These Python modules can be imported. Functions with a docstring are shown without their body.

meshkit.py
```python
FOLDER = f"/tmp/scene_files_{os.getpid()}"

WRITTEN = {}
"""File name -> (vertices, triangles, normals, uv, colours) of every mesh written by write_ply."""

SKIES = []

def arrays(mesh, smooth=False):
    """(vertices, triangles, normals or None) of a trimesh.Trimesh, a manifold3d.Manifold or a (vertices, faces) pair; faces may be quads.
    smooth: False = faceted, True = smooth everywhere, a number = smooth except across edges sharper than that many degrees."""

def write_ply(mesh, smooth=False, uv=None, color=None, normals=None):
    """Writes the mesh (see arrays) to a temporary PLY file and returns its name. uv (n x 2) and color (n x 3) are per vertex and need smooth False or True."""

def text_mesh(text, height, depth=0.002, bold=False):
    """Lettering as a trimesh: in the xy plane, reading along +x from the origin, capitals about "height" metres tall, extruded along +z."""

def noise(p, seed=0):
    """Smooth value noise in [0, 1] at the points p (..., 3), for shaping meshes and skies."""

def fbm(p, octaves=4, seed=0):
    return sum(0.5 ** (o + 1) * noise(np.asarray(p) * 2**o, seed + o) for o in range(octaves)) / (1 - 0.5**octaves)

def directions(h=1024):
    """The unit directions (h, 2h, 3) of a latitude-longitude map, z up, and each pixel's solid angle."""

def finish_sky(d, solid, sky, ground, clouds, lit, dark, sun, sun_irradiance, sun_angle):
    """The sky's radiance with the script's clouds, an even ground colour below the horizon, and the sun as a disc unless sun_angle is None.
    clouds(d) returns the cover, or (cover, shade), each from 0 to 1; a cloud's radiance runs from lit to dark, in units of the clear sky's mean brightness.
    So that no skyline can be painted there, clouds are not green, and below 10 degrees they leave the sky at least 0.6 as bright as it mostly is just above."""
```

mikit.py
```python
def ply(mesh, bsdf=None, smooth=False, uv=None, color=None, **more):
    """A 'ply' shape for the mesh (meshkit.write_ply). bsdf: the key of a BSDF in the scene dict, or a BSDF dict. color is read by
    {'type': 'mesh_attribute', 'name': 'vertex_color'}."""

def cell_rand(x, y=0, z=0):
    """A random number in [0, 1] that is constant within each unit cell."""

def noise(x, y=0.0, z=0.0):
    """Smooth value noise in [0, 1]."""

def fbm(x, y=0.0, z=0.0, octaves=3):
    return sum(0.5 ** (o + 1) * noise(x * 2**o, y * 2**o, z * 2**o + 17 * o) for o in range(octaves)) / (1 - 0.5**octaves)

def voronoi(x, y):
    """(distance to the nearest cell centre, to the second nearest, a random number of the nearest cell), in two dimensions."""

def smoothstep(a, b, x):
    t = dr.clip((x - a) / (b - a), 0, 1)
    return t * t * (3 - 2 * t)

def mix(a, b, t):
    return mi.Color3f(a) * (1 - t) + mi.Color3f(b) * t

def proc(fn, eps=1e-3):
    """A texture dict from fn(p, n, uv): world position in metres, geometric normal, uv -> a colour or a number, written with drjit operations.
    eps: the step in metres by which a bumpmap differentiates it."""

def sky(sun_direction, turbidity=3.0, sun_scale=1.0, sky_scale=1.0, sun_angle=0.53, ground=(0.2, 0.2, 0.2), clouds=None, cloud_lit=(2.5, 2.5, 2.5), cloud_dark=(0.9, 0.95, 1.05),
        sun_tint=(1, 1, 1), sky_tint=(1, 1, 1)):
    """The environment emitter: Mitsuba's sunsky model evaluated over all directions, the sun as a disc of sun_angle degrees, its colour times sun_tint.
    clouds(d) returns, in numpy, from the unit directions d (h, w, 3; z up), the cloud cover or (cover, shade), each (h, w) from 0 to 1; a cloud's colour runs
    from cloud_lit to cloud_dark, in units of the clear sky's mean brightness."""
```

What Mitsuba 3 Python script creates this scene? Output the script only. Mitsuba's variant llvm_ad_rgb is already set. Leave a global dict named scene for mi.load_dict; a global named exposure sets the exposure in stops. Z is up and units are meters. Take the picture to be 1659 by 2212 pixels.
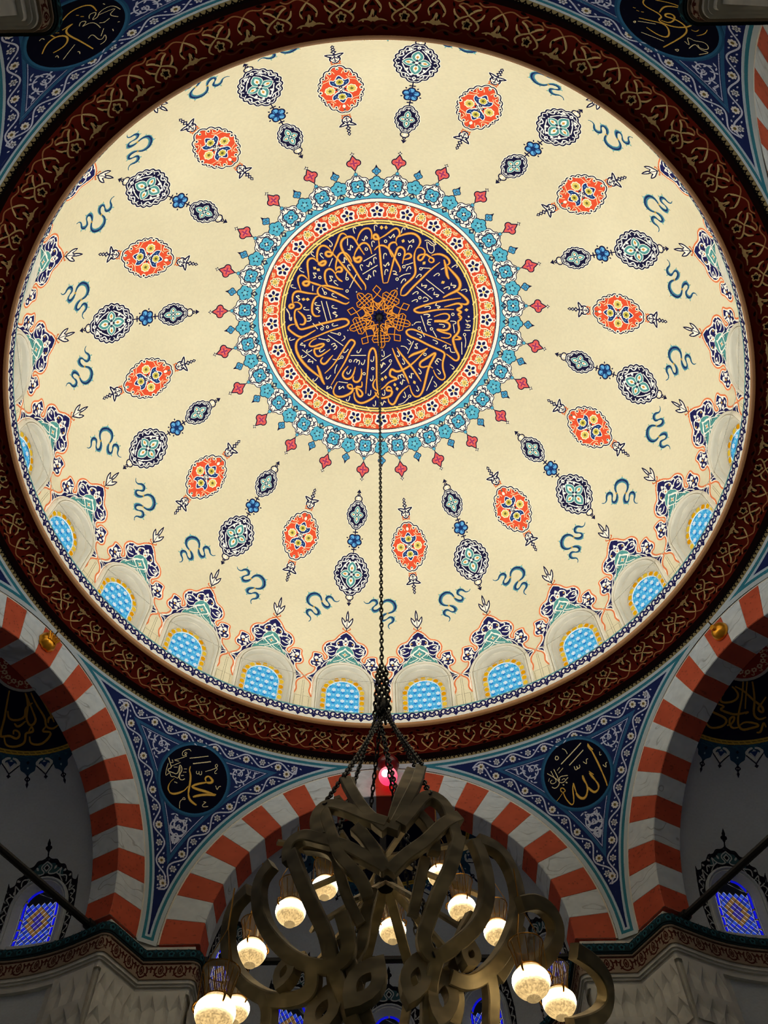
import math, random, json
import numpy as np, trimesh, shapely
import mitsuba as mi, drjit as dr
import mikit
from mikit import proc, noise, fbm, voronoi, smoothstep, mix
from shapely.geometry import Polygon, LineString, Point, MultiPolygon, box as sbox
from shapely import affinity
from shapely.ops import unary_union
from scipy.interpolate import CubicSpline
T = mi.ScalarTransform4f
random.seed(7); rng = np.random.default_rng(7)
scene, labels = {}, {}

# ---------------------------------------------------------------- camera, sky, lights, exposure
exposure = 0.0
EYE = np.array([0.0595, -6.5532, 1.6])
FWD = np.array([-0.000830, 0.493990, 0.869467])
UP = np.array([0.015043, -0.869363, 0.493945]) * 1.0
scene['camera'] = {'type': 'perspective', 'fov': 45.087, 'fov_axis': 'x', 'near_clip': 0.05, 'far_clip': 500.0,
                   'to_world': T().look_at(origin=EYE.tolist(), target=(EYE + FWD).tolist(), up=UP.tolist())}
def overcast(d):
    return np.full(d.shape[:2], 1.0), 0.25 * np.ones(d.shape[:2])
scene['sky'] = {**mikit.sky((0.3, -0.5, 0.8), turbidity=4.0, sun_scale=0.0, sky_scale=1.0, ground=(0.35, 0.35, 0.35), clouds=overcast,
                            cloud_lit=(10.4, 10.5, 10.6), cloud_dark=(7.6, 7.8, 8.2)), 'sampling_weight': 10.0}
COVE = (99.0, 95.5, 87.0)          # radiance of the assumed, unseen lamp ring added to light the dome
COVE_TILT = (0.951, 0.309)         # its facing: inward, upward
LAMP = (1.0, 0.66, 0.26)         # glass lamps of the chandelier

# ---------------------------------------------------------------- colours and materials
def c(r, g, b):
    v = np.array([r, g, b]) / 255.0
    return tuple(float(x) for x in np.where(v <= 0.04045, v / 12.92, ((v + 0.055) / 1.055) ** 2.4))
def rgb(v): return {'type': 'rgb', 'value': [float(x) for x in v]}
def diffuse(col): return {'type': 'twosided', 'bsdf': {'type': 'diffuse', 'reflectance': col if isinstance(col, dict) else rgb(col)}}
def principled(col, **k): return {'type': 'twosided', 'bsdf': {'type': 'principled', 'base_color': col if isinstance(col, dict) else rgb(col), **k}}

scene['mat_paint'] = diffuse({'type': 'mesh_attribute', 'name': 'vertex_color'})
scene['mat_gloss_paint'] = principled({'type': 'mesh_attribute', 'name': 'vertex_color'}, roughness=0.55, specular=0.3)
def f_plaster(p, n, uv):
    s = fbm(p.x * 0.55, p.y * 0.55, p.z * 0.55, 3)
    g = noise(p.x * 26, p.y * 26, p.z * 26)
    return mix(c(217, 208, 177), c(231, 223, 193), dr.clip(s * 1.3 - 0.15, 0, 1)) * (0.96 + 0.07 * g)
scene['mat_dome_plaster'] = diffuse(proc(f_plaster))
def f_stone(p, n, uv):
    s = fbm(p.x * 2.1, p.y * 2.1, p.z * 2.1, 3)
    return mix(c(192, 187, 170), c(215, 210, 194), s)
scene['mat_pale_stone'] = diffuse(proc(f_stone))
def f_grey(p, n, uv):
    s = fbm(p.x * 1.4, p.y * 1.4, p.z * 1.4, 3)
    g = noise(p.x * 40, p.y * 40, p.z * 40)
    return mix(c(178, 184, 191), c(199, 205, 210), s) * (0.93 + 0.12 * g)
scene['mat_grey_plaster'] = diffuse(proc(f_grey))
def f_capital(p, n, uv):
    s = fbm(p.x * 5, p.y * 5, p.z * 5, 4)
    return mix(c(186, 184, 178), c(228, 225, 217), s)
scene['mat_capital_stone'] = diffuse(proc(f_capital))
def f_marble(seed):
    def f(p, n, uv):
        q = fbm(p.x * 1.7 + seed, p.y * 1.7, p.z * 1.7, 3)
        v = dr.abs(noise(p.x * 1.6 + 3.5 * q + seed, p.y * 1.6 - seed, p.z * 7.5 + 5.0 * q) - 0.5)
        vein = 1 - smoothstep(0.0, 0.05, v)
        m = fbm(p.x * 9, p.y * 9, p.z * 9 + seed, 3)
        base = mix(c(190, 200, 208), c(220, 228, 234), m)
        return base * (1 - 0.42 * vein * smoothstep(0.38, 0.62, q))
    return f
def f_redstone(seed):
    def f(p, n, uv):
        q = fbm(p.x * 3.2 + seed, p.y * 3.2, p.z * 3.2, 4)
        sp = smoothstep(0.72, 0.86, noise(p.x * 27 + seed, p.y * 27, p.z * 27))
        b = mix(c(172, 66, 40), c(208, 92, 60), q)
        return b * (1 - 0.32 * sp)
    return f
for i_, s_ in enumerate((0.0, 13.7)):
    scene['mat_white_marble_%d' % i_] = principled(proc(f_marble(s_)), roughness=0.45, specular=0.35)
    scene['mat_red_stone_%d' % i_] = principled(proc(f_redstone(s_)), roughness=0.55, specular=0.25)
def f_bronze(p, n, uv):
    q = fbm(p.x * 4.5, p.y * 4.5, p.z * 4.5, 4)
    k = smoothstep(0.35, 0.7, noise(p.x * 9, p.y * 9, p.z * 14))
    big = smoothstep(0.3, 0.7, fbm(p.x * 1.5 + 4, p.y * 1.5, p.z * 1.2, 3))
    return mix(c(92, 84, 68), c(222, 200, 156), q) * (0.72 + 0.4 * k) * (0.45 + 0.75 * big)
scene['mat_bronze'] = principled(proc(f_bronze), roughness=0.5, metallic=0.25, specular=0.4)
scene['mat_black_iron'] = principled(c(24, 23, 24), roughness=0.5, metallic=0.4)
scene['mat_brass'] = principled(c(170, 120, 48), roughness=0.3, metallic=0.9)
scene['mat_gold_flame'] = principled(c(235, 160, 40), roughness=0.28, metallic=0.75)
scene['mat_brown_bead'] = principled(c(168, 118, 72), roughness=0.5)
scene['mat_dark_groove'] = diffuse(c(60, 52, 46))
scene['mat_white_joint'] = diffuse(c(225, 220, 208))
scene['mat_sky_block'] = diffuse(c(110, 115, 118))
def f_carpet(p, n, uv):
    q = fbm(p.x * 6, p.y * 6, 0.0, 3)
    band = smoothstep(0.46, 0.5, dr.abs(p.y / 1.2 - dr.floor(p.y / 1.2) - 0.5))
    return mix(mix(c(66, 84, 84), c(88, 104, 100), q), mi.Color3f(c(110, 92, 66)), band * 0.6)
scene['mat_carpet'] = diffuse(proc(f_carpet))
scene['mat_leaded_glass'] = {'type': 'principledthin', 'base_color': {'type': 'mesh_attribute', 'name': 'vertex_color'}, 'roughness': 0.4, 'diff_trans': 1.85, 'eta': 1.3}
scene['mat_clear_glass'] = {'type': 'thindielectric', 'int_ior': 1.4, 'specular_transmittance': rgb((0.93, 0.86, 0.74))}

# ---------------------------------------------------------------- small helpers
def ent(key, shape, label=None, category=None, group=None, kind=None):
    base, n = key, 0
    while key in scene:
        n += 1; key = '%s_%03d' % (base, n)
    scene[key] = shape
    d = {k: v for k, v in (('label', label), ('category', category), ('group', group), ('kind', kind)) if v}
    if d: labels[key] = d
    return key
def say(key, label=None, category=None, group=None, kind=None):
    labels[key] = {k: v for k, v in (('label', label), ('category', category), ('group', group), ('kind', kind)) if v}
def fresh(key):
    base, n = key, 0
    while key in scene or key in labels:
        n += 1; key = '%s_%03d' % (base, n)
    return key
def rotz(deg): return T().rotate([0, 0, 1], -deg)      # angles run from +y towards +x
def put(shape, deg): return {**shape, 'to_world': rotz(deg)}
def cat(pts, n=7, closed=False):
    p = np.asarray(pts, float)
    if len(p) < 3: return p
    if closed: p = np.vstack([p, p[:1]])
    t = np.r_[0, np.cumsum(np.maximum(np.linalg.norm(np.diff(p, axis=0), axis=1), 1e-6) ** 0.5)]
    cs = CubicSpline(t, p, bc_type='periodic' if closed else 'natural')
    u = np.concatenate([np.linspace(t[i], t[i + 1], n, endpoint=False) for i in range(len(t) - 1)] + [[t[-1]]])
    return cs(u)
def polys(g):
    if g.is_empty: return []
    if g.geom_type == 'Polygon': return [g]
    return [q for x in getattr(g, 'geoms', []) for q in polys(x)]
def grid_faces(n, m, closed_m=False):
    i, j = np.meshgrid(np.arange(n - 1), np.arange(m if closed_m else m - 1), indexing='ij')
    j2 = (j + 1) % m
    q = np.stack([i * m + j, i * m + j2, (i + 1) * m + j2, (i + 1) * m + j], -1).reshape(-1, 4)
    return np.vstack([q[:, [0, 1, 2]], q[:, [0, 2, 3]]])
def revolve(rz, n=192, a0=0.0, a1=360.0):
    rz = np.asarray(rz, float); full = abs(a1 - a0) >= 360
    a = np.radians(np.linspace(a0, a1, n + (0 if full else 1), endpoint=not full))
    v = np.stack([rz[:, None, 0] * np.sin(a), rz[:, None, 0] * np.cos(a), np.broadcast_to(rz[:, None, 1], (len(rz), len(a)))], -1)
    return v.reshape(-1, 3), grid_faces(len(rz), len(a), full)
def merge(ms):
    V, F, o = [], [], 0
    for v, f in ms:
        V.append(np.asarray(v, float)); F.append(np.asarray(f, int) + o); o += len(v)
    return np.vstack(V), np.vstack(F)
def tri(mesh): return np.array(mesh.vertices), np.array(mesh.faces)
def boxm(cx, cy, cz, sx, sy, sz): return tri(trimesh.creation.box((sx, sy, sz), trimesh.transformations.translation_matrix((cx, cy, cz))))
def tubem(pts, r, sides=8, caps=True):
    p = np.asarray(pts, float); t = np.gradient(p, axis=0); t /= np.linalg.norm(t, axis=1, keepdims=True) + 1e-12
    ref = np.array([0.31, 0.17, 0.93]); ref = np.where(np.abs(t @ ref)[:, None] > 0.9, [1.0, 0, 0], ref)
    a = np.cross(t, ref); a /= np.linalg.norm(a, axis=1, keepdims=True); b = np.cross(t, a)
    g = np.arange(sides) * 2 * np.pi / sides; r = np.broadcast_to(r, (len(p),))
    v = p[:, None] + r[:, None, None] * (np.cos(g)[None, :, None] * a[:, None] + np.sin(g)[None, :, None] * b[:, None])
    v, f = v.reshape(-1, 3), grid_faces(len(p), sides, True)
    if caps:
        n = len(v); v = np.vstack([v, p[:1], p[-1:]]); k = np.arange(sides)
        f = np.vstack([f, np.stack([np.full(sides, n), (k + 1) % sides, k], -1), np.stack([np.full(sides, n + 1), n - sides + k, n - sides + (k + 1) % sides], -1)])
    return v, f
def loft(rows, closed=False):
    rows = [np.asarray(r, float) for r in rows]
    return np.vstack(rows), grid_faces(len(rows), len(rows[0]), closed)

# ---------------------------------------------------------------- painted ornament: flat shapes with a colour, laid on a curved surface
def cells(dom, step):
    """triangles of a flat region cut along a square grid, so that it can be bent without cracks."""
    x0, y0, x1, y1 = dom.bounds; V, F, o = [], [], 0; seen = {}
    shapely.prepare(dom)
    def vid(x, y):
        k = (round(x, 6), round(y, 6))
        if k not in seen: seen[k] = len(V); V.append((x, y))
        return seen[k]
    for i in range(math.floor(x0 / step), math.ceil(x1 / step)):
        for j in range(math.floor(y0 / step), math.ceil(y1 / step)):
            bx = sbox(i * step, j * step, (i + 1) * step, (j + 1) * step)
            if not dom.intersects(bx): continue
            if dom.contains(bx):
                a, b, c_, d = vid(i * step, j * step), vid((i + 1) * step, j * step), vid((i + 1) * step, (j + 1) * step), vid(i * step, (j + 1) * step); F += [(a, b, c_), (a, c_, d)]; continue
            for q in polys(dom.intersection(bx)):
                if q.area < 1e-9: continue
                v, f = trimesh.creation.triangulate_polygon(q, engine='earcut'); ids = [vid(*p) for p in v]
                F += [(ids[t[0]], ids[t[1]], ids[t[2]]) for t in f]
    return np.array(V), np.array(F)

class Art:
    def __init__(self): self.items = []
    def fill(self, g, col, L=0):
        if not hasattr(g, 'geom_type'): g = Polygon(np.asarray(g))
        if not g.is_valid: g = g.buffer(0)
        self.items.append((g, tuple(col), L)); return g
    def line(self, pts, w, col, L=0, smooth=True, closed=False, taper=0.0, n=6):
        p = cat(pts, n, closed) if smooth else np.asarray(pts, float)
        if closed and not smooth: p = np.vstack([p, p[:1]])
        if taper <= 0:
            g = LineString(p).buffer(w / 2, quad_segs=3, cap_style='round' if w > 0.02 else 'flat')
        else:
            t = np.gradient(p, axis=0); t /= np.linalg.norm(t, axis=1, keepdims=True) + 1e-9
            nn = np.stack([-t[:, 1], t[:, 0]], -1); u = np.linspace(0, 1, len(p))
            ww = w / 2 * (1 - taper * np.abs(2 * u - 1) ** 2.2); ww = np.maximum(ww, w * 0.04)
            g = unary_union([Polygon([p[i] + nn[i] * ww[i], p[i + 1] + nn[i + 1] * ww[i + 1], p[i + 1] - nn[i + 1] * ww[i + 1], p[i] - nn[i] * ww[i]]).buffer(0) for i in range(len(p) - 1)])
        self.items.append((g, tuple(col), L)); return g
    def dot(self, x, y, r, col, L=0, seg=3): self.items.append((Point(x, y).buffer(r, quad_segs=seg), tuple(col), L))
    def add(self, other, x=0, y=0, rot=0, sx=1, sy=None, dL=0):
        sy = sx if sy is None else sy; a = math.radians(rot); ca, sa = math.cos(a), math.sin(a)
        for g, col, L in other.items:
            self.items.append((affinity.affine_transform(g, [sx * ca, -sy * sa, sx * sa, sy * ca, x, y]), col, L + dL))
        return self
    def clip(self, region):
        self.items = [(x, col, L) for g, col, L in self.items for x in [g.intersection(region)] if not x.is_empty]; return self
    def mirrored(self):
        o = Art(); o.items = list(self.items) + [(affinity.scale(g, -1, 1, origin=(0, 0)), col, L) for g, col, L in self.items]; return o
    def mesh(self, fmap, lift=0.002, dl=0.0014, edge=0.18):
        V, F, C, o = [], [], [], 0
        for g, col, L in self.items:
            for q in polys(g):
                if q.area < 1e-7: continue
                v, f = trimesh.creation.triangulate_polygon(q, engine='earcut')
                if len(f) == 0: continue
                if max(q.bounds[2] - q.bounds[0], q.bounds[3] - q.bounds[1]) > edge:
                    v, f = trimesh.remesh.subdivide_to_size(np.c_[v, np.zeros(len(v))], f, edge, max_iter=12); v = v[:, :2]
                V.append(fmap(v, lift + dl * L)); F.append(f + o); C.append(np.tile(col, (len(v), 1))); o += len(v)
        return (np.vstack(V), np.vstack(F)), np.vstack(C)
    def ply(self, fmap, mat='mat_paint', **k):
        m, col = self.mesh(fmap, **k)
        return mikit.ply(m, mat, smooth=False, color=col)
def star(n, r1, r2, x=0, y=0, rot=0):
    a = np.radians(rot) + np.arange(2 * n) * np.pi / n; r = np.where(np.arange(2 * n) % 2 == 0, r1, r2)
    return Polygon(np.stack([x + r * np.sin(a), y + r * np.cos(a)], -1))
def rosette(n, r, depth=0.25, x=0, y=0, rot=0, seg=6):
    a = np.linspace(0, 2 * np.pi, n * seg, endpoint=False); rr = r * (1 - depth + depth * np.abs(np.cos((a - np.radians(rot)) * n / 2)))
    return Polygon(np.stack([x + rr * np.sin(a), y + rr * np.cos(a)], -1))
def petal(x, y, l, w, rot):
    u = np.linspace(0, 1, 7); h = w / 2 * np.sin(np.pi * u) ** 0.8
    p = np.vstack([np.stack([h, l * u], -1), np.stack([-h[::-1], l * u[::-1]], -1)]); a = math.radians(rot)
    p = np.stack([p[:, 0] * math.cos(a) + p[:, 1] * math.sin(a), -p[:, 0] * math.sin(a) + p[:, 1] * math.cos(a)], -1)
    return Polygon(p + [x, y]).buffer(0)
def lobed(a, b, lobes, amp=0.05, p=1.75, n=120, tip=0.0):
    t = np.linspace(0, 2 * np.pi, n, endpoint=False)
    rho = (np.abs(np.cos(t) / b) ** p + np.abs(np.sin(t) / a) ** p) ** (-1 / p)
    rho = rho * (1 - amp + amp * 1.6 * np.abs(np.sin(t * lobes / 2)))
    if tip: rho = rho * (1 + tip * (np.exp(-(np.sin(t) / 0.12) ** 2)))
    return Polygon(np.stack([rho * np.sin(t), rho * np.cos(t)], -1))

NAVY, INK = c(30, 30, 78), c(28, 28, 58)
WHITE, CREAM = c(244, 240, 228), c(238, 222, 170)
GOLD, GOLDL = c(206, 140, 52), c(240, 196, 104)
RED, PINK = c(222, 82, 54), c(216, 92, 92)
CYAN, TEAL, BLUE = c(84, 176, 206), c(86, 152, 152), c(58, 118, 178)
ORANGE = c(214, 104, 52)

# ---------------------------------------------------------------- the dome
_pr = np.array([(0, 3.4217), (.3647, 3.3793), (.583, 3.281), (.8272, 3.0926), (.9053, 3.0132), (1.0243, 2.8081), (1.0757, 2.5738), (1.09, 2.40), (1.093, 2.27)]) * 6.0 + [0, 1.6]
_pp = np.vstack([_pr[::-1] * [-1, 1], _pr[1:]])
_tt = np.r_[0, np.cumsum(np.hypot(*np.diff(_pp, axis=0).T))]; _cs = CubicSpline(_tt, _pp)
_u = np.linspace(_tt[len(_pr) - 1], _tt[-1], 4000); _c = _cs(_u)
_s = np.r_[0, np.cumsum(np.hypot(*np.diff(_c, axis=0).T))]
_d = np.gradient(_c, _s, axis=0)
S_END = float(_s[-1])
def prof(s): return np.interp(s, _s, _c[:, 0]), np.interp(s, _s, _c[:, 1])
def dome_rz(s, lift):
    r, z = prof(s); dr_, dz_ = np.interp(s, _s, _d[:, 0]), np.interp(s, _s, _d[:, 1])
    return r + dz_ * lift, z - dr_ * lift           # the inward normal of the shell
def dome_map(xy, lift):
    """x metres sideways (to the right for one who looks outward), y metres along the meridian from the apex."""
    s = np.asarray(xy)[:, 1]; r, z = dome_rz(s, lift); a = np.asarray(xy)[:, 0] / np.maximum(prof(s)[0], 0.3)
    return np.stack([r * np.sin(a), r * np.cos(a), z], -1)
def polar_map(xy, lift):
    """for the roundel at the apex: x, y metres along the shell from the apex."""
    s = np.hypot(xy[:, 0], xy[:, 1]); r, z = dome_rz(s, lift); k = r / np.maximum(s, 1e-9)
    return np.stack([xy[:, 0] * k, xy[:, 1] * k, z], -1)
DOME_TURN = -0.25            # the painted axes stand this many degrees off the middle of the arches
AX = lambda k: 7.5 + 15 * k + DOME_TURN

def arch_outline(w, spring, bottom, n=20, rise=None):
    """half width w, springing and bottom given as y (which grows downwards here): open polyline from bottom left over the crown to bottom right."""
    rise = w if rise is None else rise
    t = np.linspace(0, np.pi, n)
    arc = np.stack([-w * np.cos(t), spring - rise * np.sin(t)], -1)
    left = np.stack([np.full(6, -w), np.linspace(bottom, spring, 6, endpoint=False)], -1)
    return np.vstack([left, arc, left[::-1] * [-1, 1]])
W_SPRING, W_BOTTOM = 9.19, 10.45
hole = Polygon(arch_outline(0.555, W_SPRING, W_BOTTOM))
cap = dome_rz(np.linspace(0.0, 8.02, 110), 0)
cap_in = revolve(np.stack(cap, -1), 288)
def sector(lift, shape_hole):
    S = 8.0; half = math.radians(7.5)
    ys = np.linspace(S, S_END, 30); R = prof(ys)[0] * half
    dom = Polygon(np.vstack([np.stack([R, ys], -1), np.stack([-R[::-1], ys[::-1]], -1)])).difference(shape_hole)
    v, f = cells(dom, 0.14)
    return dome_map(v, lift), f
sec = sector(0.0, hole)
def turned(m, deg):
    a = math.radians(deg); M = np.array([[math.cos(a), math.sin(a), 0], [-math.sin(a), math.cos(a), 0], [0, 0, 1]])
    return m[0] @ M.T, m[1]
inner = merge([cap_in] + [turned(sec, AX(k)) for k in range(24)])
scene['ceiling'] = mikit.ply(inner, 'mat_dome_plaster', smooth=40)
say('ceiling', 'cream plaster dome with painted medallions, seen from below', kind='structure')
hole_out = Polygon(arch_outline(0.62, W_SPRING, W_BOTTOM + 0.05))
sec_o = sector(-0.42, hole_out)
cap_o = revolve(np.stack(dome_rz(np.linspace(0.0, 8.05, 60), -0.42), -1), 192)
scene['ceiling__sky_block_shell'] = mikit.ply(merge([cap_o] + [turned(sec_o, AX(k)) for k in range(24)]), 'mat_sky_block', smooth=40)  # unseen outer skin, added to keep sky light from leaking in

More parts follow.
